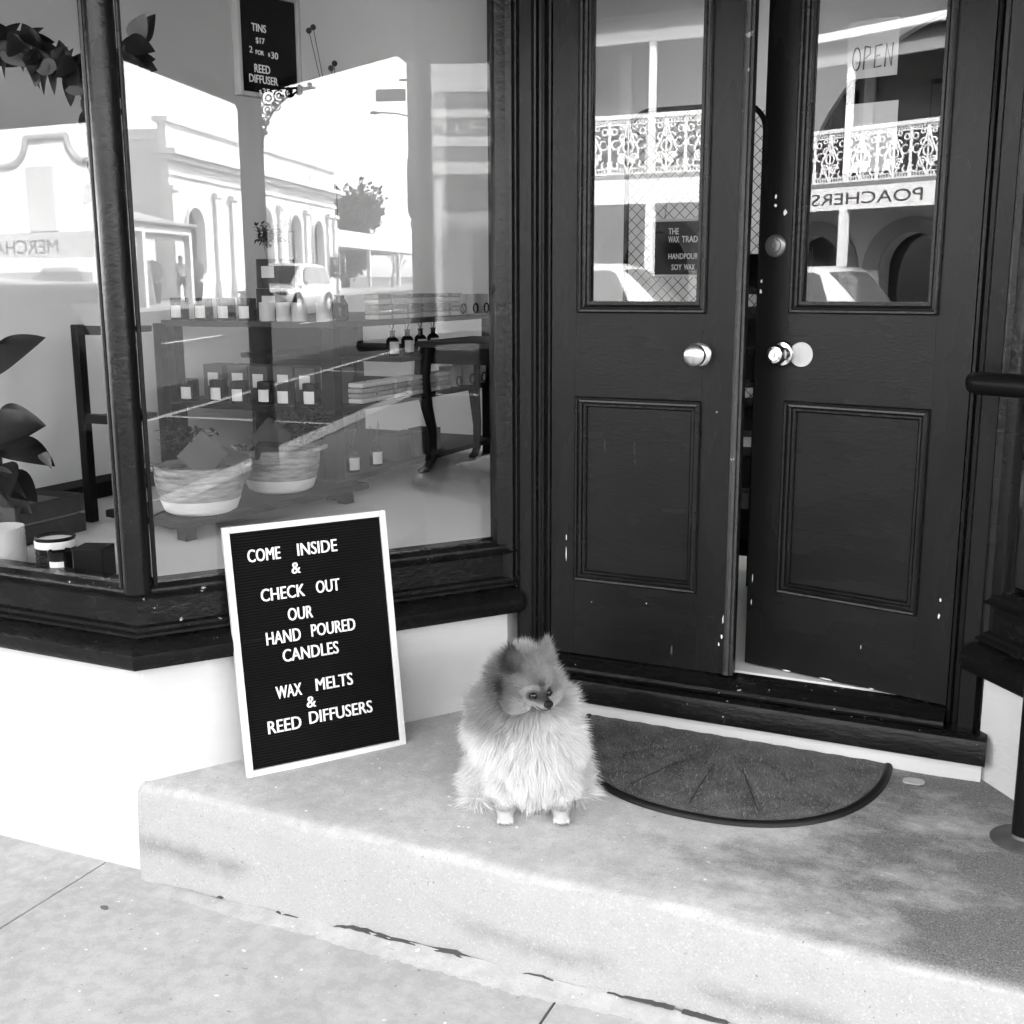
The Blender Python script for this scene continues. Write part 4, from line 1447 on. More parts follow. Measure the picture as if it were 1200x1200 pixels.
# ================================================================== INSIDE THE SHOP
KRAFT = surf('kraft_card', 0.07, rough=0.85, var=0.08)
GREYBOX = surf('grey_card_box', 0.028, rough=0.85, var=0.08)
LABELM = surf('white_label', 0.62, rough=0.7, var=0.02)
AMBER = surf('dark_amber_glass', 0.006, rough=0.08, var=0.1, spec=0.25)
WAXW = surf('pale_wax', 0.45, rough=0.5, var=0.05)
LEAFM = surf('dark_glossy_leaf', 0.007, spec=0.15, rough=0.30, var=0.35, nscale=8.0, bump=0.15, bscale=30)
LEAFP = surf('pale_leaf_back', 0.10, rough=0.6, var=0.25, nscale=12)
LEAFS = surf('small_green_leaf', 0.012, spec=0.1, rough=0.55, var=0.4, nscale=12)
STEMM = surf('brown_stem', 0.05, rough=0.8, var=0.3)
CLAYW = surf('white_glazed_clay', 0.40, rough=0.3, var=0.08, nscale=14, stretch=(.3, .3, 5))
CLAYD = surf('dark_glazed_clay', 0.006, rough=0.15, var=0.3, spec=0.25)
# ------------------------------------------------------------------ island shelving unit
shelf = thing('shelving_unit', 'dark brown open shelving unit of candles and boxes behind the splayed window', 'shelving unit', (-1.34, 1.15, 0.5))
SX0, SX1, SY0, SY1 = -1.74, -0.945, 0.47, 1.84
for x in (SX0, SX1-.055):
    for y in (SY0, SY1-.055, ):
        MB().bbox((x, y, .50), (x+.055, y+.055, 1.137), .003).build('post', DARKWOOD, shelf)
for z, y0 in ((0.555, SY0), (0.822, SY0), (1.137, SY0), (0.985, .95)):
    MB().bbox((SX0-.004, y0-.004, z), (SX1+.004, SY1+.004, z+.022), .003).build('shelf', DARKWOOD if z < 1.1 else MIDWOOD, shelf)
MB().box((SX0+.02, .98, .58), (SX0+.035, SY1-.02, 1.13)).build('back_panel', KRAFT, shelf)

def jar(r=.036, h=.085, body=None, lab=True):
    t = thing('candle_jar', 'x', 'candle jar')
    MB().lathe([(r*.96, 0), (r, .006), (r, h-.002), (r-.003, h), (r-.003, h-.014), (0, h-.016)], (0, 0, 0), 20).build('jar', body or AMBER, t, local=True, smooth=40)
    if lab:
        mb = MB()
        n = 8
        vs = []
        for k in range(n+1):
            a = -math.pi/2+.18+(k/n-.5)*1.25
            for z in (h*.12, h*.66):
                vs.append(((r+.0008)*math.cos(a), (r+.0008)*math.sin(a), z))
        mb.add(vs, [(2*k, 2*k+2, 2*k+3, 2*k+1) for k in range(n)])
        mb.build('label', LABELM, t, local=True, smooth=60)
    return t
j0 = jar()
place = []
first = True
for k, x in enumerate((-1.66, -1.53, -1.41, -1.30, -1.195, -1.09)):
    l, g = 'dark candle jar with white label in the front row under the grey boxes', 'dark jars on the middle shelf'
    if first:
        j0.location = (x, .515, .844)
        j0['label'], j0['group'] = l, g
        first = False
    else:
        dup(j0, (x, .515+.02*(k % 2), .844), label=l, group=g)
for k, x in enumerate((-1.70, -1.58, -1.47, -1.37)):
    dup(j0, (x, .53, 1.159), label='dark candle jar with white label along the top of the shelving unit', group='dark jars on the top shelf')
jw = jar(.030, .070, WAXW, False)
jw['label'] = 'small pale candle tin on the top of the shelving unit'
jw['group'] = 'pale tins on the top shelf'
jw.location = (-1.27, .52, 1.159)
for x in (-1.20, -1.13, -1.02):
    dup(jw, (x, .53, 1.159))
def cbox(w, d, h, mat_, lab=True, name='gift_box'):
    t = thing(name, 'x', 'box')
    MB().bbox((-w/2, -d/2, 0), (w/2, d/2, h), .002).build('carton', mat_, t, local=True)
    if lab:
        MB().box((-w*.27, -d/2-.0012, h*.36), (w*.27, -d/2-.0004, h*.76)).build('label', LABELM, t, local=True)
    return t
b0 = cbox(.095, .09, .135, KRAFT)
b0.location = (-1.64, .68, .844)
b0['label'] = 'tall brown card box with white label behind the dark candle jars'
b0['group'] = 'labelled boxes on the middle shelf'
for k in range(1, 6):
    dup(b0, (-1.64+.112*k, .68+.01*(k % 2), .844), rz=random.uniform(-.08, .08))
b1 = cbox(.12, .11, .12, GREYBOX)
b1.location = (-1.43, .80, 1.159)
b1['label'] = 'grey card box carrying a smaller labelled box on the shelving top'
b2 = dup(b1, (-1.43, .80, 1.280), label='labelled grey box stacked on another box below the potted plant', scale=(.95, .95, .95))
# reed diffuser bottles
def bottle():
    t = thing('reed_diffuser', 'x', 'diffuser bottle')
    MB().lathe([(.024, 0), (.026, .004), (.026, .062), (.020, .072), (.011, .078), (.010, .096), (.012, .097), (.012, .102), (.008, .102)], (0, 0, 0), 16).build('bottle', AMBER, t, local=True, smooth=40)
    MB().add([((.0268)*math.cos(a), (.0268)*math.sin(a), z) for a in np.linspace(-1.0, 1.0, 9) for z in (.010, .058)], [(2*k, 2*k+2, 2*k+3, 2*k+1) for k in range(8)]).build('label', LABELM, t, local=True, smooth=60)
    mb = MB()
    for a, l in ((.3, .07), (2.0, .08), (4.1, .06)):
        mb.tube([(0, 0, .095), (math.cos(a)*.022, math.sin(a)*.022, .10+l)], .0013, 5)
    mb.build('reed', STEMM, t, local=True)
    return t
d0 = bottle()
d0['label'], d0['group'] = 'dark reed diffuser bottle with white label in the row on the upper side shelf', 'diffusers on the upper side shelf'
d0.location = (-1.0, .98, 1.008)
d0.rotation_euler = (0, 0, -.45)
for y in (1.10, 1.21, 1.32):
    dup(d0, (-1.0, y, 1.008))
for y in (.66, .83):
    dup(d0, (-1.0, y, .578), label='dark diffuser bottle with white label on the bottom shelf', group='diffusers on the bottom shelf')
# wax melt packs in stacks
MELT = surf('wax_melt_pack', 0.36, rough=0.35, var=0.25, nscale=60)
def stack(n, hh=.020):
    t = thing('wax_melt_stack', 'x', 'wax melts')
    for k in range(n):
        p = MB()
        ox = random.uniform(-.003, .003)
        p.bbox((-.032, -.050+ox, k*hh), (.032, .050+ox, k*hh+hh-.003), .003)
        p.build('pack', MELT if (k % 3) else LABELM, t, local=True)
    return t
w0 = stack(4)
w0['label'], w0['group'] = 'stack of four pale wax melt packs on the middle side shelf', 'stacks of wax melts on the side shelf'
w0.location = (-.985, .72, .844)
for y in (.845, .97, 1.10, 1.22, 1.34):
    dup(w0, (-.985, y, .844), rz=random.uniform(-.06, .06))
w1 = stack(5)
w1['label'], w1['group'] = 'stack of five pale wax melt packs along the top of the shelving unit', 'stacks of wax melts on the top shelf'
w1.location = (-.99, .86, 1.159)
for y in (.98, 1.10, 1.22, 1.34, 1.46):
    dup(w1, (-.99, y, 1.159), rz=random.uniform(-.06, .06))
b3 = cbox(.11, .10, .10, GREYBOX, False)
b3['label'], b3['group'] = 'plain grey box on the bottom side shelf', 'plain boxes on the bottom shelf'
b3.location = (-1.03, 1.02, .578)
for y in (1.15, 1.28):
    dup(b3, (-1.03, y, .578))
# pale cups with dimples
def cup(r, h, mat_, dark):
    t = thing('clay_cup', 'x', 'cup')
    prof = [(r*.93, 0), (r*.98, .004)]
    for k in range(14):
        prof.append((r*(.985+.030*(k % 2)), .008+(h-.012)*k/13))
    prof += [(r*1.02, h-.003), (r*1.0, h), (r*.93, h-.002), (r*.90, h*.6), (r*.88, .012), (0, .010)]
    MB().lathe(prof, (0, 0, 0), 30).build('cup', mat_, t, local=True, smooth=50)
    if dark:
        MB().lathe([(r*1.006, h*.70), (r*1.016, h*.72), (r*1.02, h*.88), (r*1.012, h*.90)], (0, 0, 0), 30).build('glaze_band', LABELM, t, local=True, smooth=50)
    M = Matrix.Rotation(.25, 4, 'Z') @ Matrix.Translation((0, -r*.985, h*.30)) @ Matrix.Rotation(math.pi/2, 4, 'X')
    MB().lathe([(r*.40, -.003), (r*.42, .003), (r*.38, .005), (r*.33, .001), (r*.2, -.001), (0, -.001)], (0, 0, 0), 20, sy=1.15, M=M).build('thumb_dent', CLAYD if not dark else surf('dent_gloss', .03, rough=.12), t, local=True, smooth=50)
    return t
c0 = cup(.062, .112, CLAYW, False)
c0.location = (-1.275, -.765, .502)
c0.rotation_euler = (0, 0, -.35)
c0['label'] = 'white ribbed clay cup on the window ledge at the left edge'
c1 = cup(.055, .105, CLAYD, True)
c1.location = (-1.068, -.765, .502)
c1.rotation_euler = (0, 0, -.1)
c1['label'] = 'black clay cup with a white band on the window ledge'
for y in (1.52, 1.64, 1.75):
    q = dup(c0, (-1.0, y, 1.159), rz=1.2, scale=.8, label='pale clay cup at the far end of the shelving top', group='cups on the shelving top')
for y in (1.47, 1.60, 1.72):
    q = dup(c0, (-1.0, y, .844), rz=1.2, scale=.8, label='pale clay cup at the far end of the middle side shelf', group='cups on the middle shelf')
jk = dup(j0, (-1.005, -.810, .502), rz=.25, label='black candle jar with white label on the ledge, in front of a black box', scale=.92)
jk['group'] = ''
del jk['group']
bb = cbox(.085, .08, .088, BLACKMETAL, False)
bb.location = (-.925, -.765, .502)
bb.rotation_euler = (0, 0, .35)
bb['label'] = 'black box on the window ledge beside the corner post'

# ------------------------------------------------------------------ rack, bench, baskets
rk = thing('metal_rack', 'black metal rack behind the left window pane', 'rack', (-1.45, -.05, .5))
for x in (-1.50, -1.33):
    for y in (-.20, .0):
        MB().bbox((x-.016, y-.016, .502), (x+.016, y+.016, 1.168), .002).build('post', BLACKMETAL, rk)
for z in (.845, 1.140):
    MB().bbox((-1.483, -.183, z), (-1.347, -.017, z+.02), .002).build('shelf', BLACKMETAL, rk)
for z in (.842, 1.135):
    mb = MB()
    mb.box((-1.483, -.214, z), (-1.347, -.188, z+.03))
    mb.build('rail', BLACKMETAL, rk)
bench = thing('low_bench', 'low dark plank bench carrying two baskets', 'bench', (-1.06, .08, .5))
Mb = Matrix.Translation((-1.10, .10, 0)) @ Matrix.Rotation(-.16, 4, 'Z')
MB().bbox((-.19, -.42, .545), (.19, .46, .570), .004, Mb).build('seat_plank', DARKWOOD, bench)
for sx in (-1, 1):
    for sy in (-1, 1):
        MB().bbox((sx*.15-.022, sy*.37-.022, .501), (sx*.15+.022, sy*.37+.022, .5448), .003, Mb).build('leg', DARKWOOD, bench)
dk = thing('skirting_plank', 'dark plank lying along the foot of the white side wall', 'plank', (-1.86, .2, .5))
MB().bbox((-1.93, -.10, .501), (-1.80, 1.4, .56), .004).build('plank', DARKWOOD, dk)
m, nt, out = newmat('woven_grass')
p = N(nt, 'BsdfPrincipled', Roughness=0.8)
w = coord(nt, (14, 14, 95))
n1 = noise(nt, w, 1.0, 4.0, .6)
c = ramp(nt, n1, [(0.3, 0.08), (0.7, 0.30)])
nt.links.new(c, p.inputs['Base Color'])
b = N(nt, 'Bump', Strength=0.9, Distance=0.006)
nt.links.new(n1, b.inputs['Height'])
nt.links.new(b.outputs[0], p.inputs['Normal'])
nt.links.new(p.outputs[0], out.inputs[0])
WOVEN = m
WOVENW = surf('white_woven_band', 0.55, rough=0.8, var=0.12, nscale=1.0, bump=0.9, bscale=1.2, stretch=(14, 14, 95))
def basket():
    t = thing('woven_basket', 'x', 'basket')
    def rr(z):
        return .108+.034*math.sin(min(1, z/.12)*1.45)
    mb = MB()
    prof = [(rr(z), z) for z in np.linspace(.050, .155, 14)]
    prof += [(rr(.155)-.006, .158), (rr(.155)-.012, .150), (rr(.05)-.012, .05), (0, .049)]
    mb.lathe(prof, (0, 0, 0), 36)
    mb.build('basket_body', WOVEN, t, local=True, smooth=60)
    MB().lathe([(.085, 0.0), (.100, .004)]+[(rr(z)+.0012, z) for z in np.linspace(.012, .0495, 6)], (0, 0, 0), 36).build('white_band', WOVENW, t, local=True, smooth=60)
    for s in (-1, 1):
        pts = [(s*(.138+.030*math.sin(a)), .045*math.cos(a), .148+.012*math.sin(a)) for a in np.linspace(0, math.pi, 12)]
        MB().tube(pts, .007, 8).build('handle', WOVEN, t, local=True, smooth=60)
    return t
k0 = basket()
k0.location = (-1.035, -.185, .572)
k0.rotation_euler = (0, 0, .6)
k0['label'] = 'woven grass basket with white foot and card boxes, nearer the corner post'
k1 = dup(k0, (-1.035, .245, .572), rz=.3, label='woven grass basket with white foot and green sprigs, farther from the corner post')
def tiltbox(name, label, loc, size, rot, mat_):
    o = MB().bbox((-size/2, -size/2, -size/2*.5), (size/2, size/2, size/2*.5), .002).build(name, mat_)
    o.location = loc
    o.rotation_euler = rot
    return tag(o, label, 'box')
tiltbox('hexagonal_box', 'brown card box standing on its corner in the near basket', (-1.02, -.18, .755), .115, (1.25, .75, .45), KRAFT)
tiltbox('gift_box', 'brown card box lying tilted at the right side of the near basket', (-.955, -.115, .722), .10, (.5, .35, .9), KRAFT)
tiltbox('gift_box', 'grey card box standing on its corner in the sprig basket', (-1.04, .21, .765), .105, (1.2, .7, .3), GREYBOX)
tiltbox('gift_box', 'grey card box lying flat at the rim of the sprig basket', (-1.01, .16, .728), .095, (.1, .05, .5), GREYBOX)
def leaf_mesh(mb, o, d, up, L, W, fold=.25, n=6, curl=.3):
    """one pointed leaf blade with a keel, starting at o and growing along d"""
    d = Vector(d).normalized()
    s = d.cross(Vector(up))
    if s.length < 1e-3:
        s = d.cross(Vector((1, 0, 0)))
    s.normalize()
    u = s.cross(d)
    rows = []
    for k in range(n+1):
        t = k/n
        w = W*.5*math.sin(math.pi*min(1, t**.75))**.8*(1-.2*t) if 0 < t < 1 else 0.0005
        c = Vector(o)+d*(L*t)-u*(curl*L*t*t)
        rows.append((c+s*w+u*fold*w, c, c-s*w+u*fold*w))
    vs = [q for r in rows for q in r]
    fs = []
    for k in range(n):
        a = 3*k
        fs += [(a, a+1, a+4, a+3), (a+1, a+2, a+5, a+4)]
    mb.add(vs, fs)
def sprigs(label, c, n, spread, L, parentcat='plant', name='green_sprigs'):
    t = thing(name, label, parentcat, c)
    ms, ml = MB(), MB()
    for _ in range(n):
        a = random.uniform(0, 6.28)
        r = random.uniform(.3, 1)*spread
        top = Vector(c)+Vector((r*math.cos(a), r*math.sin(a), random.uniform(.03, .10)))
        ms.tube([Vector(c)+Vector((0, 0, -.02)), (Vector(c)+top)/2+Vector((0, 0, .03)), top], .0012, 4)
        for k in range(11):
            q = (Vector(c)).lerp(top, random.uniform(.35, 1.05))
            leaf_mesh(ml, q, (random.uniform(-1, 1), random.uniform(-1, 1), random.uniform(-.4, .8)), (0, 0, 1), L*random.uniform(.7, 1.2), L*.5, n=3)
    ms.build('stem', STEMM, t)
    struct(ml.build('foliage', LEAFS, t, smooth=60), 'stuff')
    return t
sprigs('dark green sprigs spilling over the rim of the sprig basket', (-.955, .275, .755), 46, .13, .036)
sprigs('dark green sprigs behind the boxes in the near basket', (-1.11, -.14, .75), 34, .10, .032)
pp = sprigs('small bushy potted plant on the stacked grey boxes', (-1.43, .80, 1.43), 34, .08, .03)
MB().lathe([(.035, -.035), (.045, .03), (.040, .03), (.03, 0), (0, 0)], (-1.43, .80, 1.43), 18).build('pot', CLAYW, pp, smooth=40)

# ------------------------------------------------------------------ rubber plant in a crate
cr = thing('wooden_crate', 'weathered wooden crate planter at the left edge of the window', 'crate', (-1.56, -.46, .5))
mb = MB()
for z in (.503, .570):
    mb.bbox((-1.72, -.60, z), (-1.405, -.585, z+.058), .002)
    mb.bbox((-1.72, -.335, z), (-1.405, -.32, z+.058), .002)
    mb.bbox((-1.42, -.5848, z), (-1.405, -.3352, z+.058), .002)
    mb.bbox((-1.72, -.5848, z), (-1.705, -.3352, z+.058), .002)
mb.build('slatted_side', MIDWOOD, cr)
MB().box((-1.704, -.584, .505), (-1.421, -.336, .61)).build('soil', EARTH, cr)
rp = thing('rubber_plant', 'rubber plant with big dark glossy leaves inside the left window', 'plant', (-1.56, -.50, .60))
MB().tube([(-1.57, -.50, .60), (-1.56, -.51, .80), (-1.575, -.50, 1.05), (-1.56, -.50, 1.22)], [.011, .010, .008, .004], 8).build('stem', STEMM, rp, smooth=60)
mb = MB()
for o, d, L, W in (((-1.56, -.51, 1.04), (.80, -.1, .42), .25, .13), ((-1.57, -.51, .86), (.86, -.25, .14), .26, .145), ((-1.56, -.50, .80), (.90, -.1, -.05), .24, .13),
                   ((-1.56, -.52, .70), (.80, -.2, -.10), .21, .13), ((-1.56, -.50, .74), (.5, -.5, -.25), .22, .13), ((-1.57, -.49, .96), (-.6, -.5, .3), .22, .12), ((-1.56, -.5, 1.12), (-.4, -.6, .5), .2, .1),
                   ((-1.57, -.5, .66), (.35, -.45, -.15), .18, .11), ((-1.58, -.53, .83), (.82, -.15, .22), .265, .15), ((-1.60, -.52, .70), (.75, -.3, -.22), .255, .14)):
    l = MB()
    leaf_mesh(l, o, d, (0, -.9, .45) if L >= .25 else (0, -.45, .9), L, W, .22, 10, .18)
    l.build('leaf', LEAFM, rp, smooth=60)
lb2 = MB()
leaf_mesh(lb2, (-1.35, -.53, .79), (.6, -.3, -.2), (0, -.4, .9), .075, .035, .6, 6, .3)
lb2.build('leaf_bud', LEAFP, rp, smooth=60)

# ------------------------------------------------------------------ hanging garland
ga = thing('leaf_garland', 'garland of dark pointed leaves hanging inside the top of the window', 'garland', (-1.0, -.6, 1.85))
path = [Vector(p) for p in ((-1.62, -.60, 2.00), (-1.36, -.60, 1.955), (-1.22, -.60, 1.945), (-1.11, -.60, 1.895), (-1.00, -.60, 1.825), (-.95, -.60, 1.80), (-.88, -.60, 1.865), (-.80, -.60, 1.93))]
MB().tube(path, .016, 8).build('rope', STEMM, ga, smooth=60)
for q in (path[1], path[6]):
    MB().tube([q, Vector((q.x, q.y, 3.30))], .0012, 5).build('cord', BLACKMETAL, ga)
mb, mp = MB(), MB()
for _ in range(70):
    i = random.randrange(len(path)-1)
    q = path[i].lerp(path[i+1], random.random())
    a = random.uniform(0, 6.28)
    d = (math.cos(a)*.9, random.uniform(-.3, .3), math.sin(a)*.9-.15)
    LL = random.uniform(.065, .105)
    leaf_mesh(mb if random.random() < .85 else mp, q+Vector((0, random.uniform(-.03, .03), 0)), d, (random.uniform(-.5, .5), -1, random.uniform(-.3, .5)), LL, LL*random.uniform(.72, .92), .18, 8, .22)
for _ in range(10):
    q = Vector((-.97, -.60, random.uniform(1.55, 1.80)))
    leaf_mesh(mb, q, (random.uniform(-.7, .7), -.3, -.6), (0, -1, .2), .075, .06, .2, 6, .2)
struct(mb.build('leaves', LEAFM, ga, smooth=60), 'stuff')
struct(mp.build('pale_leaves', LEAFP, ga, smooth=60), 'stuff')

# ------------------------------------------------------------------ price board hung behind the splayed window
PFR = surf('grey_wood_frame', 0.30, rough=0.6, var=0.1)
ux = Vector((.26, .966, 0)).normalized()
uy = Vector((0, 0, 1))
o_ = Vector((-.498, -.577, 1.772))
MP = basis(o_, ux, uy, ux.cross(uy))
pb = thing('price_board', 'black letter board priced TINS and REED DIFFUSER hanging inside the splayed window', 'letter board', tuple(o_))
board(pb, MP, .205, .262, .011, .022, PFR, False)
for x in (.03, .175):
    q = MP @ Vector((x, .262, -.01))
    MB().tube([q, Vector((q.x, q.y, 3.3))], .001, 5).build('cord', BLACKMETAL, pb)
for s, u0, u1, v, h in (('TINS', .050, .096, .162, .019), ('$17', .062, .090, .132, .016), ('2', .040, .050, .108, .016), ('FOR', .060, .086, .106, .011), ('$', .100, .106, .105, .010), ('30', .110, .132, .102, .017),
                        ('REED', .054, .104, .062, .020), ('DIFFUSER', .036, .128, .036, .020), ('$', .066, .073, .010, .010), ('35', .077, .100, .008, .017)):
    fit_text(s, u0, u1, v, h, MP, pb, z=-.0048, ex=.0006, off=.006)

# ------------------------------------------------------------------ billy button stems in a vase on a tall stand
bl = thing('billy_buttons', 'dried round flower stems rising from a slim vase on the shelving top', 'flowers', (-1.01, .62, 1.160))
MB().lathe([(.03, 0), (.034, .02), (.032, .06), (.018, .085), (.02, .095)], (-1.01, .62, 1.160), 16).build('vase', CLAYD, bl, smooth=50)
for x, y, z in ((-1.104, .62, 2.197), (-1.085, .62, 2.207), (-.998, .62, 2.076), (-1.014, .62, 2.061)):
    f_ = MB().tube([(-1.01, .62, 1.17), (-1.005, .62, 1.8), (x, y, z)], .0013, 5).build('stem', STEMM, bl)
    MB().ball((x, y, z), .0105, 10, 8).build('flower_head', STEMM, f_, smooth=180)

# ------------------------------------------------------------------ curved-leg table
tb = thing('side_table', 'dark table with curved legs at the far end of the splayed window', 'table', (-.68, 1.4, .5))
MB().bbox((-.985, 1.14, 1.035), (-.36, 1.66, 1.06), .006).build('table_top', MIDWOOD, tb)
MB().box((-.95, 1.18, .965), (-.40, 1.62, 1.0348)).build('apron', DARKWOOD, tb)
for sx, x in ((-1, -.945), (1, -.405)):
    for sy, y in ((-1, 1.185), (1, 1.615)):
        pts = [(x, y, 1.034), (x+sx*.020, y+sy*.02, .97), (x+sx*.026, y+sy*.02, .90), (x+sx*.010, y+sy*.01, .78), (x-sx*.010, y-sy*.01, .66), (x-sx*.006, y-sy*.005, .56), (x+sx*.014, y+sy*.012, .52), (x+sx*.045, y+sy*.03, .502)]
        MB().tube(pts, [.034, .036, .034, .026, .020, .018, .018, .012], 10).build('leg', DARKWOOD, tb, smooth=60)

# ------------------------------------------------------------------ wire screen, sign board and stand behind the doors
ws = thing('wire_screen', 'black round-topped screen of diamond wire mesh behind the closed door', 'screen', (.235, 1.0, .2))
X0, X1, Z1 = -.012, .485, 1.895
pts = [(X0, 1.0, .20), (X0, 1.0, Z1-.09)]
for k in range(1, 9):
    t = math.pi/2*k/8
    pts.append((X0+.09*(1-math.cos(t)), 1.0, Z1-.09+.09*math.sin(t)))
for k in range(0, 9):
    t = math.pi/2*k/8
    pts.append((X1-.09+.09*math.sin(t), 1.0, Z1-.09+.09*math.cos(t)))
pts.append((X1, 1.0, .20))
MB().tube(pts, .0095, 10).build('frame', BLACKMETAL, ws, smooth=60)
mb = MB()
st_ = .040
def clip(p, q):
    lo, hi = 0.0, 1.0
    (x0, z0), (x1, z1) = p, q
    for a, dd, mn, mx_ in ((x0, x1-x0, X0+.006, X1-.006), (z0, z1-z0, .80, Z1-.008)):
        if abs(dd) < 1e-9:
            continue
        t0, t1 = (mn-a)/dd, (mx_-a)/dd
        if t0 > t1:
            t0, t1 = t1, t0
        lo, hi = max(lo, t0), min(hi, t1)
    return (lo, hi) if lo < hi else None
k = -60
while k < 80:
    for sgn in (1, -1):
        c = X0+k*st_
        p, q = (c, .5), (c+sgn*2.0, 2.5)
        r = clip(p, q)
        if r:
            a = (p[0]+(q[0]-p[0])*r[0], p[1]+(q[1]-p[1])*r[0])
            b = (p[0]+(q[0]-p[0])*r[1], p[1]+(q[1]-p[1])*r[1])
            mb.tube([(a[0], 1.0+.0012*sgn, a[1]), (b[0], 1.0+.0012*sgn, b[1])], .0013, 5)
    k += 1
mb.build('wire_mesh', BLACKMETAL, ws)
wb = thing('name_board', 'black letter board reading THE WAX TRADER hung on the wire screen', 'letter board', (.09, .975, 1.30))
MW = basis((.089, .975, 1.315), (1, 0, 0), (0, 0, 1), (0, -1, 0))
board(wb, MW, .36, .205, .010, .014, FRAMEW, False)
for s, u0, u1, v, h in (('THE', .066, .104, .150, .022), ('WAX', .066, .106, .122, .022), ('TRADER', .116, .200, .122, .022), ('HANDPOURED', .068, .200, .064, .020), ('SOY', .080, .118, .026, .020), ('WAX', .126, .166, .026, .020)):
    fit_text(s, u0, u1, v, h, MW, wb, z=-.0048, ex=.0006, off=.008)
for x in (.14, .40):
    MB().tube([(x, .982, 1.52), (x, 1.004, 1.60)], .0012, 5).build('hook', BLACKMETAL, wb)
ds = thing('display_stand', 'narrow black display stand seen through the gap between the doors', 'stand', (.47, 1.16, .2))
for x in (.36, .60):
    for y in (1.06, 1.26):
        MB().bbox((x-.012, y-.012, .198), (x+.012, y+.012, 1.42), .002).build('post', BLACKMETAL, ds)
MB().box((.375, 1.262, .30), (.585, 1.268, 1.40)).build('back_panel', BLACKMETAL, ds)
for z in (.30, .46, .66, .84, 1.05, 1.16, 1.34):
    MB().box((.374, 1.05, z), (.586, 1.2618, z+.012)).build('shelf', BLACKMETAL, ds)
e0 = cbox(.15, .10, .09, GREYBOX)
e0.location = (.46, 1.12, .673)
e0['label'] = 'grey labelled box on the lower shelf of the display stand'
dup(e0, (.46, 1.12, .853), label='grey labelled box on the middle shelf of the display stand')
dup(e0, (.46, 1.12, 1.173), label='grey labelled box near the top of the display stand', scale=(1, 1, 1.2))
e1 = cbox(.15, .10, .06, KRAFT, False)
e1.location = (.46, 1.12, .473)
e1['label'] = 'brown box on the bottom shelf of the display stand'
# ================================================================== ACROSS THE STREET (seen mirrored in the glass)
RENDER_W = surf('white_render', 0.78, rough=0.8, var=0.05, nscale=0.6)
RENDER_C = surf('cream_render', 0.66, rough=0.8, var=0.06, nscale=0.6)
GREYWALL = surf('grey_wall', 0.22, rough=0.8, var=0.1)
DARKGLASS = surf('dark_window', 0.02, rough=0.08, var=0.1, spec=0.6)  # dark glossy glazing for doors and windows
TIN = surf('roof_iron', 0.40, rough=0.6, var=0.1)
SIGNGREY = surf('sign_lettering_grey', 0.06, rough=0.6, var=0.02)
def gz(x, y=-17.6):
    return rz_(x, -17.25)+.13+.01
def mtext(name, s, x, y, z, h, w, mat_, parent):
    """lettering on a wall that faces the shop (+y): reads correctly from the road"""
    M = basis((x, y, z), (-1, 0, 0), (0, 0, 1), (0, 1, 0))
    o = text('m', s, 1.0, Matrix.Identity(4), mat_)
    xs_ = [p.co.x for p in o.data.vertices]
    ys_ = [p.co.y for p in o.data.vertices]
    kx, ky = w/(max(xs_)-min(xs_)), h/(max(ys_)-min(ys_))
    x0, y0 = min(xs_), min(ys_)
    bpy.data.objects.remove(o)
    return text(name, s, 1.0, M @ Matrix.Diagonal((kx, ky, 1, 1)) @ Matrix.Translation((-x0, -y0, 0)), mat_, parent, .004)

# ------------------------------------------------------------------ two-storey hotel with lace balcony
HX0, HX1, HY = -15.6, -0.8, -17.5
hz = gz(-8)
ho = thing('hotel_building', 'two-storey hotel with white cast-iron lace balcony across the street', 'building', (-8, HY, hz))
WY = -20.4
mb = MB()
mb.box((HX0, WY-9, hz-.3), (HX1, WY-.5, 6.6))
mb.build('body_wall', GREYWALL, ho)
# ground-floor front: piers and arched openings built as strips
mb = MB()
cx0 = -10.44*1.0-1.05
arches = [HX0+1.6+2.55*k for k in range(6)]
edge = HX0
zt_, zs_, ra_ = 2.75, 1.55, 0.80
for cxa in arches:
    mb.box((edge, WY-.499, hz-.2), (cxa-ra_, WY, zt_))
    n = 14
    for k in range(n):
        t0, t1 = math.pi*(1-k/n), math.pi*(1-(k+1)/n)
        x0, z0, x1, z1 = cxa+ra_*math.cos(t0), zs_+ra_*math.sin(t0), cxa+ra_*math.cos(t1), zs_+ra_*math.sin(t1)
        mb.extrude([(x0, WY, z0), (x1, WY, z1), (x1, WY, zt_), (x0, WY, zt_)], (0, -.499, 0))
    edge = cxa+ra_
mb.box((edge, WY-.499, hz-.2), (HX1, WY, zt_))
mb.box((HX0, WY-.499, zt_+.001), (HX1, WY, 3.2))
mb.build('arcade_wall', RENDER_C, ho)
ARCHBAND = surf('grey_arch_band', 0.30, rough=0.8, var=0.05)
for cxa in arches:
    b = MB()
    n = 20
    for k in range(n):
        t0, t1 = math.pi*k/n, math.pi*(k+1)/n
        b.extrude([(cxa+ra_*math.cos(t0), WY+.001, zs_+ra_*math.sin(t0)), (cxa+1.32*math.cos(t0)*.92, WY+.001, zs_+1.32*math.sin(t0)*.86), (cxa+1.32*math.cos(t1)*.92, WY+.001, zs_+1.32*math.sin(t1)*.86), (cxa+ra_*math.cos(t1), WY+.001, zs_+ra_*math.sin(t1))], (0, .05, 0))
    b.build('arch_band', ARCHBAND, ho)
    MB().box((cxa-ra_-.05, WY-.42, hz-.1), (cxa+ra_+.05, WY-.40, zs_+ra_+.05)).build('arched_door', DARKGLASS, ho)
mb = MB()
mb.box((HX0, WY-.49, 3.21), (HX1, WY-.2, 6.4))
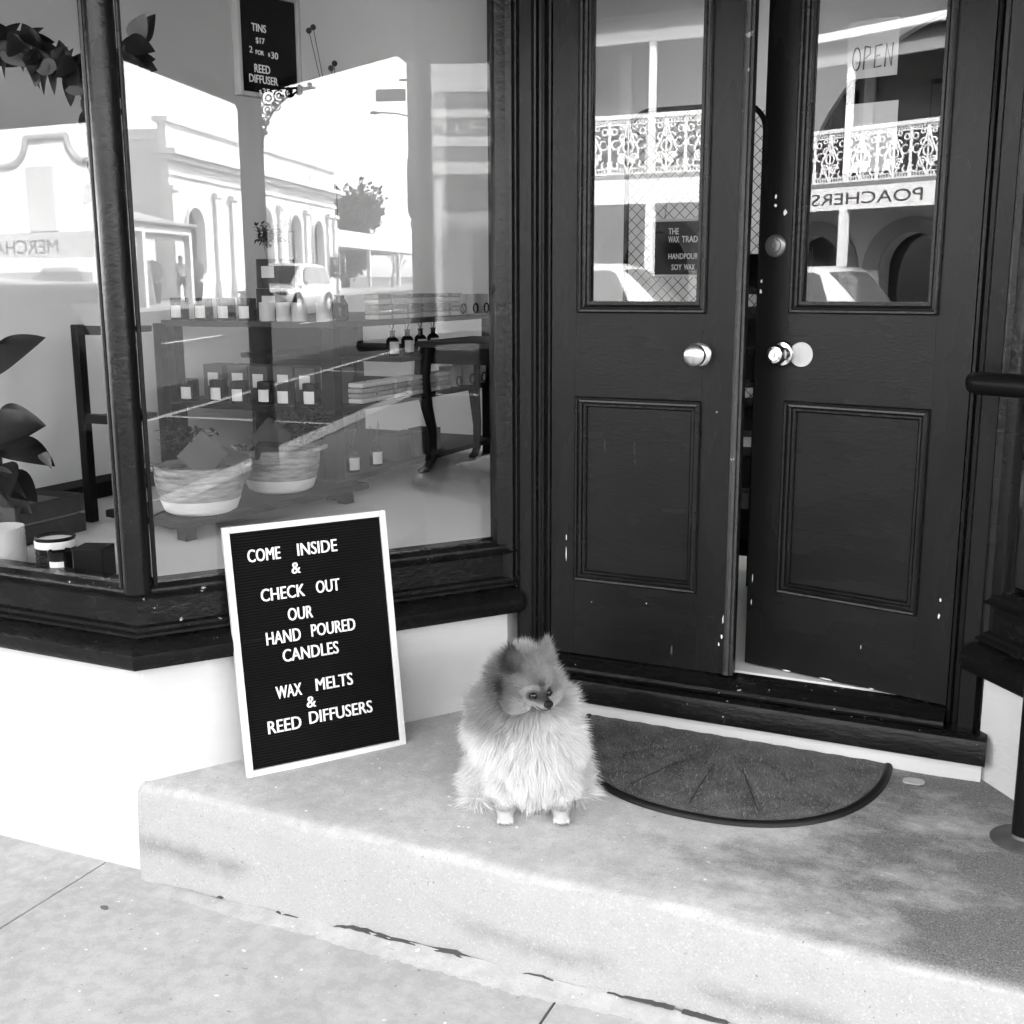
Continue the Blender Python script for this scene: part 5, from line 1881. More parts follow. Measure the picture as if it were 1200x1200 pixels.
mb.build('upper_wall', GREYWALL, ho)
for k in range(5):
    x = HX0+1.9+2.9*k
    w = MB().box((x-.55, WY-.199, 3.30), (x+.55, WY-.17, 5.5)).build('french_window', DARKGLASS, ho)
    c = MB()
    for j in range(8):
        c.box((x-.50+.05*j, WY-.168, 3.4), (x-.47+.05*j, WY-.155, 5.4))
    c.build('curtain', surf('net_curtain_%d' % k, 0.3, rough=.9), w)
    MB().box((x+.75, WY-.199, 3.3), (x+1.0, WY-.10, 5.9)).build('pilaster', RENDER_C, ho)
# floor, sign fascia, roof, gutters
MB().box((HX0, WY+.001, 3.14), (HX1, HY+.05, 3.22)).build('balcony_floor', GREYWALL, ho)
sf = MB().box((HX0, HY-.02, 2.70), (HX1, HY+.045, 3.1395)).build('sign_fascia', WHITEPAINT, ho)
mtext('sign_lettering', 'POACHERS', -9.50, HY+.047, 2.80, .23, 2.50, SIGNGREY, ho)
mb = MB()
mb.add([(HX0-.3, HY+.35, 5.95), (HX1+.3, HY+.35, 5.95), (HX1+.3, WY-.2, 6.7), (HX0-.3, WY-.2, 6.7), (HX0-.3, HY+.35, 6.0), (HX1+.3, HY+.35, 6.0), (HX1+.3, WY-.2, 6.75), (HX0-.3, WY-.2, 6.75)], [(0, 1, 2, 3), (4, 7, 6, 5), (0, 4, 5, 1), (1, 5, 6, 2), (2, 6, 7, 3), (3, 7, 4, 0)])
mb.build('balcony_roof', TIN, ho)
MB().box((HX0-.3, HY+.352, 5.86), (HX1+.3, HY+.47, 6.02)).build('gutter', WHITEPAINT, ho)
MB().box((HX0, HY-.05, 5.48), (HX1, HY+.05, 5.68)).build('balcony_beam', WHITEPAINT, ho)
MB().box((HX0, HY-.03, 5.681), (HX1, HY+.03, 5.949)).build('soffit_board', GREYWALL, ho)
xp = -14.14
posts = []
while xp < HX1:
    posts.append(xp)
    MB().box((xp-.055, HY-.055, 3.221), (xp+.055, HY+.055, 5.479)).build('balcony_post', WHITEPAINT, ho)
    MB().box((xp-.075, HY-.075, hz), (xp+.075, HY+.075, 2.699)).build('verandah_post', WHITEPAINT, ho)
    xp += 2.903
# cast lace: one panel modelled, the rest share its mesh
mb = MB()
PW = 0.72
def ring(cx_, cz_, r, a0=0, a1=6.2832, t=.011, n=9):
    mb.tube([(cx_+r*math.cos(a0+(a1-a0)*k/n), 0, cz_+r*math.sin(a0+(a1-a0)*k/n)) for k in range(n+1)], t, 4)
for s in (-1, 1):
    ring(s*.11, .30, .085, 0, 5.2, .02)
    ring(s*.11, .30, .036, 0, 6.3, .017)
    ring(s*.24, .55, .08, 1, 6.2, .018)
    ring(s*.10, .66, .065, 0, 5, .018)
    ring(s*.27, .20, .065, 2, 7, .018)
    ring(s*.27, .78, .055, 0, 6.3, .018)
    ring(s*.12, .85, .04, 0, 6.3, .016)
    mb.tube([(s*.345, 0, .02), (s*.345, 0, .98)], .016, 5)
    mb.tube([(s*.02, 0, .08), (s*.20, 0, .42), (s*.05, 0, .74), (s*.02, 0, .92)], .020, 4)
mb.tube([(0, 0, .04), (0, 0, .96)], .018, 5)
ring(0, .50, .10, 0, 6.3, .02)
for z, r in ((.04, .022), (.13, .014), (.90, .018), (.97, .02)):
    mb.tube([(-PW/2, 0, z), (PW/2, 0, z)], r, 5)
for k in range(12):
    mb.tube([(-PW/2+PW*(k+.5)/12, 0, .04), (-PW/2+PW*(k+.5)/12, 0, .13)], .012, 4)
    mb.ball((-PW/2+PW*(k+.5)/12, 0, .935), .020, 6, 4)
n0 = None
x = HX0+.36
while x < HX1-.3:
    if n0 is None:
        n0 = mb.build('lace_panel', WHITEPAINT, ho, local=True, smooth=60)
        q = n0
    else:
        q = n0.copy()
        COL.objects.link(q)
        q.parent = ho
    q.location = Vector((x, HY, 3.20)) - ho.location
    x += PW
MB().box((HX0, HY-.04, 4.19), (HX1, HY+.04, 4.27)).build('hand_rail', WHITEPAINT, ho)
bd = thing('banner_sign', 'white banner of ruled lines standing before the hotel wall', 'banner', (-9.0, -19.9, hz))
MB().box((-9.95, -19.92, hz+.3), (-8.3, -19.88, 2.05)).build('banner', WHITEPAINT, bd)
mb = MB()
for k in range(8):
    mb.box((-9.9, -19.879, hz+.45+.21*k), (-8.35, -19.877, hz+.52+.21*k))
mb.build('printed_lines', SIGNGREY, bd)
MB().tube([(-9.98, -19.9, hz), (-9.98, -19.9, 2.1)], .025, 8).build('pole', WHITEPAINT, bd)

# ------------------------------------------------------------------ merchant's shop with shaped parapet
mz = gz(-22)
me_ = thing('merchant_building', 'white shop with a stepped curved parapet and MERCHANT fascia across the street', 'building', (-22, -17.5, mz))
pz_out = [(-30.0, -17.6, 2.5)]
prof = [(-30, 4.1), (-27.6, 4.1), (-27.4, 4.25)]
def bump_(c, w, z0, h):
    r = [(c-w, z0)]
    for k in range(7):
        t = math.pi/2*k/6
        r.append((c-w+.55*math.sin(t), z0+h*(1-math.cos(t))))
    for k in range(7):
        t = math.pi/2*(1-k/6)
        r.append((c+w-.55*math.sin(t), z0+h*(1-math.cos(t))))
    r.append((c+w, z0))
    return r
prof = [(-30, 3.85)]+bump_(-24.6, 1.3, 3.85, .55)+bump_(-18.7, 1.15, 3.85, .55)+[(-16.0, 3.85)]
mb = MB()
for (x0, z0), (x1, z1) in zip(prof, prof[1:]):
    if x1-x0 < 1e-4:
        continue
    mb.extrude([(x0, -17.9, 2.30), (x1, -17.9, 2.30), (x1, -17.9, z1), (x0, -17.9, z0)], (0, -.3, 0))
mb.build('parapet', RENDER_W, me_)
mb = MB()
for (x0, z0), (x1, z1) in zip(prof, prof[1:]):
    mb.tube([(x0, -17.86, z0+.03), (x1, -17.86, z1+.03)], .07, 6)
mb.build('coping', surf('grey_coping', 0.32, rough=.8), me_, smooth=60)
MB().box((-30, -29, mz-.3), (-16, -20.5, 6.2)).build('body_wall', RENDER_W, me_)
MB().box((-30, -18.2, 2.0), (-16.0, -17.9-.301, 2.299)).build('lintel', RENDER_W, me_)
MB().box((-19.35, -17.899, 2.45), (-18.55, -17.82, 3.82)).build('pilaster', surf('pale_grey_pilaster', .45, rough=.8), me_)
MB().box((-30, -17.62, 1.86), (-16.0, -17.5, 2.40)).build('sign_fascia', surf('pale_fascia', .4, rough=.7), me_)
mtext('sign_lettering', 'MERCHANT', -18.20, -17.495, 1.95, .30, 2.6, SIGNGREY, me_)
for x in (-29.5, -26.5, -23.5, -20.5, -17.2, -16.2):
    MB().box((x-.07, -17.63, mz), (x+.07, -17.50, 1.859)).build('post', WHITEPAINT, me_)
MB().box((-30, -20.499, mz), (-16.2, -20.45, 1.6)).build('shopfront', surf('pale_shopfront', .35, rough=.4, var=.3, nscale=1.5), me_)

# ------------------------------------------------------------------ shops with lifestyle sign, straight across
lz = gz(3)
ls = thing('lifestyle_shop', 'single-storey shop with striped awning and LIFESTYLE sign across the street', 'building', (3, -18, lz))
MB().box((-.6, -28, lz-.3), (13.5, -20.2, 4.6)).build('body_wall', RENDER_W, ls)
MGREY = surf('mid_grey_sign', .16, rough=.7)
for z0, z1, mt, o in ((3.30, 3.52, WHITEPAINT, 0), (3.5205, 3.80, MGREY, -.01), (3.8005, 3.98, WHITEPAINT, .01), (3.9805, 4.31, MGREY, 0), (4.3105, 4.46, WHITEPAINT, .01), (4.4605, 4.77, MGREY, -.01), (4.7705, 4.93, WHITEPAINT, .02)):
    MB().box((-.6, -17.80, z0), (13.5, -17.61+o, z1)).build('fascia_band', mt, ls)
mtext('sign_lettering', 'LIFESTYLE', 4.75, -17.609, 4.03, .22, 2.25, WHITEPAINT, ls)
MB().box((-.6, -17.79, 3.2), (13.5, -20.19, 3.299)).build('awning_ceiling', MGREY, ls)
MB().box((1.2, -17.70, 2.30), (5.2, -17.64, 2.62)).build('hanging_sign', surf('pale_grey_sign', .3, rough=.7), ls)
mtext('sign_lettering', 'ENCE', 3.17, -17.639, 2.40, .13, .76, WHITEPAINT, ls)
for x in (0, 3.3, 6.6, 9.9, 13.2):
    MB().box((x-.06, -17.74, lz), (x+.06, -17.62, 3.199)).build('post', WHITEPAINT, ls)
for k in range(4):
    x = 1.6+3.3*k
    MB().box((x-1.2, -20.199, lz+.5), (x+1.2, -20.17, 2.3)).build('shop_window', DARKGLASS, ls)

# ------------------------------------------------------------------ low shop with scalloped blind, next to the bank
az = gz(27)
aw = thing('awning_shop', 'low white shop with a verandah and scalloped blind beside the bank', 'building', (27, -18, az))
MB().box((14.0, -28, az-.3), (40.3, -20.3, 3.7)).build('body_wall', RENDER_C, aw)
MB().box((14.0, -17.62, 3.02), (37.4, -17.5, 3.30)).build('fascia', WHITEPAINT, aw)
mb = MB()
mb.add([(14, -17.5, 3.31), (37.4, -17.5, 3.31), (37.4, -20.29, 4.0), (14, -20.29, 4.0), (14, -17.5, 3.36), (37.4, -17.5, 3.36), (37.4, -20.29, 4.05), (14, -20.29, 4.05)], [(0, 1, 2, 3), (4, 7, 6, 5), (0, 4, 5, 1), (1, 5, 6, 2), (2, 6, 7, 3), (3, 7, 4, 0)])
mb.build('verandah_roof', TIN, aw)
MB().tube([(14, -17.42, 3.33), (37.6, -17.42, 3.33)], .09, 8).build('gutter', surf('grey_gutter', .2, rough=.5), aw, smooth=60)
for x in (16, 20.5, 25, 29.5, 33.5, 37.2):
    MB().box((x-.11, -17.67, az), (x+.11, -17.45, 3.019)).build('post', WHITEPAINT, aw)
mb = MB()
for k in range(40):
    x = 26+.28*k
    mb.extrude([(x, -17.64, 3.0), (x+.28, -17.64, 3.0), (x+.27, -17.64, 2.84), (x+.21, -17.64, 2.78), (x+.14, -17.64, 2.76), (x+.07, -17.64, 2.78), (x+.01, -17.64, 2.84)], (0, -.02, 0))
mb.build('scalloped_blind', surf('striped_blind', .25, rough=.8, var=.6, nscale=3, stretch=(2, .1, .1)), aw)
for k in range(5):
    x = 17.5+4.3*k
    MB().box((x-1.4, -20.299, az+.6), (x+1.4, -20.27, 2.5)).build('shop_window', surf('shop_glass_%d' % k, .15, rough=.1, var=.4), aw)

# ------------------------------------------------------------------ bank with arched windows, cornice and parapet
kz = gz(50)
bk = thing('bank_building', 'white classical bank with arched windows, cornice and parapet down the street', 'building', (51.5, -20, kz))
BX0, BX1, BY = 41.2, 63.2, -20.0
MB().box((BX0+.05, -33, kz-.3), (BX1-.05, BY-.35, 7.3)).build('body_wall', RENDER_C, bk)
mb = MB()
wins = [(43.4, .75, 4.3), (51.6, .85, 4.85), (56.0, .75, 4.7), (59.8, .75, 4.6)]
edge = BX0
for cxw, hw, ztop in wins:
    mb.box((edge, BY-.349, kz-.2), (cxw-hw, BY, 6.2))
    zs2 = ztop-hw
    n = 12
    for k in range(n):
        t0, t1 = math.pi*(1-k/n), math.pi*(1-(k+1)/n)
        mb.extrude([(cxw+hw*math.cos(t0), BY, zs2+hw*math.sin(t0)), (cxw+hw*math.cos(t1), BY, zs2+hw*math.sin(t1)), (cxw+hw*math.cos(t1), BY, 6.2), (cxw+hw*math.cos(t0), BY, 6.2)], (0, -.349, 0))
    mb.box((cxw-hw, BY-.349, kz-.2), (cxw+hw, BY, kz+1.0))
    edge = cxw+hw
mb.box((edge, BY-.349, kz-.2), (BX1, BY, 6.2))
mb.box((BX0, BY-.349, 6.201), (BX1, BY, 7.6))
mb.build('front_wall', RENDER_W, bk)
for cxw, hw, ztop in wins:
    w = MB().box((cxw-hw-.02, BY-.30, kz+1.0), (cxw+hw+.02, BY-.27, ztop)).build('arched_window', surf('bank_glass_%d' % int(cxw), .06, rough=.1, var=.4), bk)
    MB().box((cxw-.04, BY-.269, kz+1.0), (cxw+.04, BY-.24, ztop)).build('glazing_bar', WHITEPAINT, w)
    b = MB()
    n = 14
    for k in range(n+1):
        pass
    b.tube([(cxw-hw-.12, BY+.03, kz+1.0)]+[(cxw+(hw+.12)*math.cos(math.pi*(1-k/n)), BY+.03, ztop-hw+(hw+.12)*math.sin(math.pi*(1-k/n))) for k in range(n+1)]+[(cxw+hw+.12, BY+.03, kz+1.0)], .09, 6)
    b.build('window_surround', RENDER_W, bk, smooth=60)
for x in (41.45, 45.8, 47.6, 53.8, 57.9, 61.8, 62.95):
    mb = MB()
    mb.box((x-.28, BY+.001, kz), (x+.28, BY+.14, 4.95))
    mb.box((x-.36, BY+.001, 4.951), (x+.36, BY+.24, 5.15))
    mb.box((x-.34, BY+.001, kz-.1), (x+.34, BY+.22, kz+.7))
    mb.build('pilaster', RENDER_W, bk)
mb = MB()
mb.box((BX0-.45, BY-.4, 6.30), (BX1+.45, BY+.55, 6.52))
mb.box((BX0-.30, BY-.3, 6.12), (BX1+.30, BY+.34, 6.299))
mb.box((BX0-.12, BY-.2, 5.55), (BX1+.12, BY+.10, 5.68))
mb.build('cornice', RENDER_W, bk)
mb = MB()
mb.box((BX0-.15, BY-.5, 7.55), (BX1+.15, BY+.16, 7.75))
mb.box((BX0-.1, -33, 6.9), (BX0+.3, BY-.501, 7.05))
mb.build('parapet_coping', RENDER_W, bk)

# ------------------------------------------------------------------ carport, trees, poles farther along
fz = gz(76)
cp = thing('carport', 'low white-roofed carport with a deep shaded opening beyond the bank', 'building', (75, -21, fz))
MB().box((65.0, -30, fz-.2), (90, -29.8, 3.6)).build('rear_wall', INTDARK, cp)
MB().box((64.6, -30, 3.5), (90, -20.6, 4.5)).build('roof', RENDER_W, cp)
for x in (65.2, 73, 81, 89):
    MB().box((x-.12, -20.9, fz-.1), (x+.12, -20.66, 3.499)).build('post', WHITEPAINT, cp)
CROWN = surf('tree_foliage', 0.055, rough=0.7, var=0.6, nscale=1.5)
BARK = surf('tree_bark', 0.12, rough=0.9, var=0.3)
def tree(label, x, y, z0, h, r, n, leafm=CROWN, ls=.5, name='leafy_tree', group=None):
    t = thing(name, label, 'tree', (x, y, z0), group=group)
    mb = MB()
    mb.tube([(x, y, z0-.2), (x+.1, y, z0+h*.3), (x, y, z0+h*.6)], [r*.09, r*.07, r*.04], 7)
    cs = []
    for k in range(9):
        a = k*2.4
        q = Vector((x+r*.6*math.cos(a)*random.uniform(.4, 1), y+r*.6*math.sin(a)*random.uniform(.4, 1), z0+h*random.uniform(.45, .88)))
        mb.tube([(x, y, z0+h*.3), q], [r*.04, r*.012], 5)
        cs.append((q, r*random.uniform(.35, .55)))
    mb.build('trunk', BARK, t, smooth=60)
    cv, cf_ = [], []
    for _ in range(n):
        q, rr = random.choice(cs)
        d = Vector((random.gauss(0, 1), random.gauss(0, 1), random.gauss(0, .8))).normalized()*rr*random.uniform(.5, 1.05)
        c = q+d
        u = Vector((random.gauss(0, 1), random.gauss(0, 1), random.gauss(0, 1))).normalized()
        v = u.orthogonal().normalized()
        w = u.cross(v)
        s = ls*random.uniform(.5, 1.1)
        k = len(cv)
        cv += [c+v*s*.5, c+w*s*.3, c-v*s*.5, c-w*s*.3]
        cf_.append((k, k+1, k+2, k+3))
    MB().add(cv, cf_).build('crown', leafm, t)
    return t
tree('round dark evergreen tree rising behind the carport roof', 79, -24.5, fz, 7.3, 3.4, 3800, ls=.5)
tree('low dark tree at the end of the bank, behind the carport', 70.5, -32, fz, 5.6, 2.2, 1600, ls=.5)
tree('broad dark hedge tree far along the street past the white pole', 106, -20.5, gz(106), 3.2, 3.6, 2600, ls=.55)
tree('pale bushy shrub in the shade of the carport', 77, -23.5, fz-.2, 2.6, 2.2, 1500, surf('pale_foliage', .16, rough=.8, var=.4), .4, 'shrub')
tree('second pale shrub in the shade of the carport, nearer the bank', 71.5, -24.5, fz-.2, 2.4, 2.0, 1300, surf('grey_foliage', .13, rough=.8, var=.4), .4, 'shrub')
bt = thing('bare_tree', 'small bare winter tree with pale branches before the carport', 'tree', (73.5, -19.3, fz))
mb = MB()
def branch(p, d, l, r, n):
    q = p+d*l
    mb.tube([p, q], [r, r*.65], 5)
    if n:
        for _ in range(3):
            e = (d+Vector((random.uniform(-.7, .7), random.uniform(-.7, .7), random.uniform(0, .35)))).normalized()
            branch(q, e, l*.72, r*.6, n-1)
branch(Vector((73.5, -19.3, fz-.1)), Vector((0, 0, 1)), .85, .10, 4)
mb.build('branches', surf('pale_bark', .42, rough=.9), bt)
# timber power pole with lamp
pl = thing('street_light_pole', 'tall timber pole with a lamp arm at the road edge past the bank', 'street light', (64.0, -15.4, rz_(64, -15.4)))
pb0 = rz_(64, -15.4)
MB().tube([(64, -15.4, pb0-.1), (64, -15.4, 5.2)], .17, 10).build('white_lower_pole', WHITEPAINT, pl, smooth=60)
MB().tube([(64, -15.4, 5.2), (64, -15.4, 13.4)], .12, 10).build('pole', GREYPOST, pl, smooth=60)
MB().tube([(64, -15.4, 10.6), (63.2, -16.2, 10.75), (62.4, -17.0, 10.7)], .05, 6).build('lamp_arm', GREYPOST, pl)
MB().ball((62.2, -17.2, 10.66), (.28, .28, .10), 12, 8).build('lamp_head', GREYPOST, pl, smooth=60)
MB().box((63.94, -16.2, 12.6), (64.06, -14.6, 12.72)).build('cross_arm', GREYPOST, pl)
# parking sign
pk = thing('parking_sign', 'square black parking sign with white P and arrow on a white post', 'sign', (38.2, -12.0, 0))
xk, yk = 45.8, -14.6
zk = rz_(xk, yk)
pk.location = (xk, yk, zk)
MB().tube([(xk, yk, zk-.1), (xk, yk, 2.55)], .05, 8).build('post', WHITEPAINT, pk, smooth=60)
fd = Vector((-.94, .33, 0))
sd = Vector((-.33, -.94, 0))
Mk = basis((xk-.06, yk+.02, 1.98), sd, (0, 0, 1), fd)
mb = MB()
mb.bbox((-.36, -.45, -.02), (.36, .45, .02), .02, Mk)
mb.build('plate', WHITEPAINT, pk)
MB().box((-.31, -.40, .0205), (.31, .40, .026), Mk).build('sign_face', surf('sign_dark', .03, rough=.5), pk)
text('lettering', 'P', .62, Mk @ Matrix.Translation((0, .10, .03)), WHITEPAINT, pk, .003, .02)
mb = MB()
mb.extrude([Mk @ Vector(p) for p in ((-.2, -.24, .027), (-.05, -.12, .027), (-.05, -.20, .027), (.2, -.20, .027), (.2, -.28, .027), (-.05, -.28, .027), (-.05, -.36, .027))], tuple(fd*.006))
mb.build('arrow', WHITEPAINT, pk)

# ------------------------------------------------------------------ cars
CARGLASS = surf('car_glass', 0.10, rough=0.06, var=0.1, spec=1.0)
def section_car(name, label, loc, heading, L, W, H, paint, suv=True):
    """lofted car body: x forward, sections across, with glass, wheels, lights and mirrors"""
    t = thing(name, label, 'car', loc, heading)
    hw = W/2
    # lower body profile along x: (x, hood/belt height, half width)
    belt = [(-L*.5, .62, .80), (-L*.49, .92, .92), (-L*.42, 1.02, .98), (-L*.2, 1.02, 1.0), (L*.08, 1.00, 1.0), (L*.16, .98, 1.0), (L*.34, .90, .97), (L*.45, .80, .90), (L*.495, .62, .78), (L*.5, .45, .74)]
    vs, fs = [], []
    m = 8
    for x, zb, k in belt:
        w = hw*k
        z0 = .26 if abs(x) < L*.44 else .30
        for dy, dz in ((-.92, 0), (-1, .18), (-1, .62), (-.93, .93), (-.55, 1), (.55, 1), (.93, .93), (1, .62), (1, .18), (.92, 0)):
            vs.append((x, dy*w, z0+(zb-z0)*dz))
    n = 10
    for i in range(len(belt)-1):
        for j in range(n):
            fs.append((i*n+j, i*n+(j+1) % n, (i+1)*n+(j+1) % n, (i+1)*n+j))
    fs += [tuple(range(n)), tuple(range((len(belt)-1)*n, len(belt)*n))]
    body_ = MB().add(vs, fs).build('body', paint, t, local=True, smooth=50)
    # cabin: painted loft with dark panes set 4 mm proud
    cab = [(-L*.462, .96, .74, 1.04), (-L*.37, .97, .745, H-.10), (-L*.22, .97, .76, H-.015), (-.02*L, .97, .765, H), (L*.085, .96, .74, H-.075), (L*.245, .93, .64, .97)]
    def cr(p0, p1, p2, p3, t):
        return tuple(.5*((2*b)+(-a+c)*t+(2*a-5*b+4*c-d)*t*t+(-a+3*b-3*c+d)*t**3) for a, b, c, d in zip(p0, p1, p2, p3))
    cc = [cab[0]]+cab+[cab[-1]]
    fine_ = []
    for i in range(len(cab)-1):
        for q in range(5):
            fine_.append(cr(cc[i], cc[i+1], cc[i+2], cc[i+3], q/5))
    cab = fine_+[cab[-1]]
    vs, fs = [], []
    for x, zb, k, zt in cab:
        vs += [(x, -hw*.955, zb-.03), (x, -hw*(k+.03), zt-.09), (x, -hw*(k-.06), zt-.012), (x, 0, zt+.012), (x, hw*(k-.06), zt-.012), (x, hw*(k+.03), zt-.09), (x, hw*.955, zb-.03)]
    for i in range(len(cab)-1):
        for j in range(6):
            fs.append((i*7+j, i*7+j+1, (i+1)*7+j+1, (i+1)*7+j))
    fs += [tuple(range(7)), tuple(range((len(cab)-1)*7, len(cab)*7))]
    MB().add(vs, fs).build('cabin', paint, t, local=True, smooth=50)
    def side(x, zf, s):
        """point on the cabin's side at x, zf from sill (0) to roof edge (1)"""
        for (xa, za, ka, ta), (xb, zb2, kb, tb2) in zip(cab, cab[1:]):
            if xa <= x <= xb:
                q = (x-xa)/(xb-xa)
                zb_, kk, zt_ = za+(zb2-za)*q, ka+(kb-ka)*q, ta+(tb2-ta)*q
                y0, z0, y1, z1 = hw*.955, zb_-.03, hw*(kk+.03), zt_-.09
                return (x, s*(y0+(y1-y0)*zf+.012), z0+(z1-z0)*zf)
    for s in (-1, 1):
        for x0, x1 in ((-.38*L, -.235*L), (-.215*L, -.065*L), (-.045*L, .075*L)):
            a_, b_ = x0, x1
            top = .97
            vs, fs = [], []
            nn_ = 8
            for q in range(nn_+1):
                t_ = q/nn_
                vs += [side(a_+(b_+(.075*L if x1 > 0 else 0)-a_)*t_, .10, s), side(a_+(b_-a_)*t_, .97, s)]
            MB().add(vs, [(2*q, 2*q+2, 2*q+3, 2*q+1) for q in range(nn_)]).build('side_window', CARGLASS, t, local=True)
    def front(x, s, e):
        for (xa, za, ka, ta), (xb, zb2, kb, tb2) in zip(cab, cab[1:]):
            if xa <= x <= xb:
                q = (x-xa)/(xb-xa)
                return (x+(.004 if e > 0 else -.004), s*hw*((ka+(kb-ka)*q)-.09), ta+(tb2-ta)*q+.003)
    def shield(xa, xb, e, nm):
        vs, fs = [], []
        for q in range(9):
            x = xa+(xb-xa)*q/8
            a_, b_ = front(x, -1, e), front(x, 1, e)
            zc = a_[2]+.022
            vs += [(a_[0], a_[1], a_[2]+.004), (a_[0], 0, zc+.006), (b_[0], b_[1], b_[2]+.004)]
        for q in range(8):
            fs += [(3*q, 3*q+1, 3*q+4, 3*q+3), (3*q+1, 3*q+2, 3*q+5, 3*q+4)]
        MB().add(vs, fs).build(nm, CARGLASS, t, local=True)
    shield(L*.095, L*.238, 1, 'windscreen')
    shield(-L*.38, -L*.452, -1, 'rear_window')
    for sx in (-1, 1):
        for s in (-1, 1):
            x = L*.30 if sx > 0 else -L*.29
            M = Matrix.Translation((x, s*(hw-.10), .335)) @ Matrix.Rotation(-s*math.pi/2, 4, 'X')
            MB().lathe([(.40, -.14), (.41, .108), (.33, .109), (.33, -.14)], (0, 0, 0), 24, M=M).build('wheel_arch', RUBBER, t, local=True, smooth=40)
            wv = MB().lathe([(.0, -.10), (.31, -.10), (.335, -.07), (.335, .09), (.31, .115), (.23, .116), (.22, .09), (0, .09)], (0, 0, 0), 24, M=M).build('wheel', RUBBER, t, local=True, smooth=40)
            MB().lathe([(.215, .092), (.21, .112), (.05, .118), (0, .118)], (0, 0, 0), 10, M=M).build('rim', SATIN, wv, local=True, smooth=30)
    g_ = MB().box((L*.480, -hw*.42, .50), (L*.503, hw*.42, .74)).build('grille', BLACKMETAL, t, local=True)
    M = Matrix.Translation((L*.505, 0, .63)) @ Matrix.Rotation(math.pi/2, 4, 'Y')
    mb = MB()
    mb.tube([(L*.506, .075*math.cos(a), .63+.055*math.sin(a)) for a in np.linspace(0, 6.283, 18)], .008, 5)
    mb.tube([(L*.506, -.05, .655), (L*.506, 0, .615), (L*.506, .05, .655)], .008, 5)
    mb.build('badge', CHROME, g_, local=True)
    for s in (-1, 1):
        MB().bbox((L*.43, s*hw*.72-.17, .70), (L*.487, s*hw*.72+.17, .78), .02).build('headlight', SATIN, t, local=True)
        MB().bbox((L*.17, s*(hw+.07)-.09, .98), (L*.20, s*(hw+.07)+.09, 1.10), .02).build('wing_mirror', paint, t, local=True)
    MB().bbox((L*.46, -hw*.75, .27), (L*.500, hw*.75, .36), .02).build('lower_bumper', BLACKMETAL, t, local=True)
    return t
CARW = surf('white_car_paint', 0.80, rough=0.18, var=0.02, coat=0.6)
CARS = surf('silver_car_paint', 0.62, rough=0.25, var=0.04, coat=0.8)
section_car('parked_car', 'white sport utility car facing down the street, reflected in the splayed window', (34.6, -12.9, rz_(34.6, -12.9)), math.pi+.06, 4.5, 1.84, 1.68, CARW)
section_car('parked_car', 'pale car across the street reflected in the ajar door glass', (-10.2, -15.6, rz_(-10.2, -15.6)), 0.0, 4.6, 1.86, 1.74, CARS)
section_car('parked_car', 'pale car across the street reflected low in the closed door glass', (-5.45, -15.6, rz_(-5.45, -15.6)), 0.0, 4.5, 1.84, 1.72, CARS)

CARD = surf('dark_car_paint', 0.010, rough=0.2, var=0.02, spec=0.25)
section_car('parked_car', 'dark car parked at the near kerb before the left shop window', (-5.65, -4.45, rz_(-5.65, -4.45)), math.pi, 4.6, 1.86, 1.78, CARD)

# ------------------------------------------------------------------ person walking past the bank
px0, py0 = 37.9, -18.2
pg = gz(px0)
pr = thing('person', 'person in a pale shirt and dark shorts walking past the bank', 'person', (px0, py0, pg), 2.75)
def skinned(name, verts, edges, radii, mat_, sub=1):
    me = bpy.data.meshes.new(name)
    me.from_pydata(verts, edges, [])
    o = bpy.data.objects.new(name, me)
    COL.objects.link(o)
    md = o.modifiers.new('s', 'SKIN')
    for v, r in zip(me.skin_vertices[0].data, radii):
        v.radius = (r, r)
    me.skin_vertices[0].data[0].use_root = True
    sb = o.modifiers.new('d', 'SUBSURF')
    sb.levels = sb.render_levels = sub
    dg = bpy.context.evaluated_depsgraph_get()
    m2 = bpy.data.meshes.new_from_object(o.evaluated_get(dg))
    bpy.data.objects.remove(o)
    m2.materials.clear()
    m2.materials.append(mat_)
    m2.shade_smooth()
    o2 = bpy.data.objects.new(name, m2)
    COL.objects.link(o2)
    return o2
SKINM = surf('skin', 0.33, rough=0.6, var=0.05)
bv = [(0, 0, .92), (0, 0, 1.15), (0, 0, 1.38), (0, 0, 1.47), (.01, 0, 1.56), (.01, 0, 1.66),
      (0, .17, 1.36), (.05, .23, 1.10), (.14, .20, .90), (0, -.17, 1.36), (-.05, -.23, 1.10), (.06, -.22, .88),
      (0, .09, .88), (.16, .10, .50), (.10, .10, .08), (.22, .10, .03), (0, -.09, .88), (-.10, -.10, .50), (-.28, -.10, .12), (-.18, -.10, .03)]
be = [(0, 1), (1, 2), (2, 3), (3, 4), (4, 5), (2, 6), (6, 7), (7, 8), (2, 9), (9, 10), (10, 11), (0, 12), (12, 13), (13, 14), (14, 15), (0, 16), (16, 17), (17, 18), (18, 19)]
br = [.13, .12, .13, .055, .095, .08, .06, .045, .035, .06, .045, .035, .09, .062, .042, .03, .09, .062, .042, .03]
o = skinned('body', bv, be, br, SKINM)
o.parent = pr
o = skinned('shirt', [(0, 0, .90), (0, 0, 1.15), (0, 0, 1.40), (0, .18, 1.36), (.04, .225, 1.14), (0, -.18, 1.36), (-.04, -.225, 1.14)], [(0, 1), (1, 2), (2, 3), (3, 4), (2, 5), (5, 6)], [.17, .155, .15, .08, .075, .08, .075], surf('pale_shirt', .72, rough=.85))
o.parent = pr
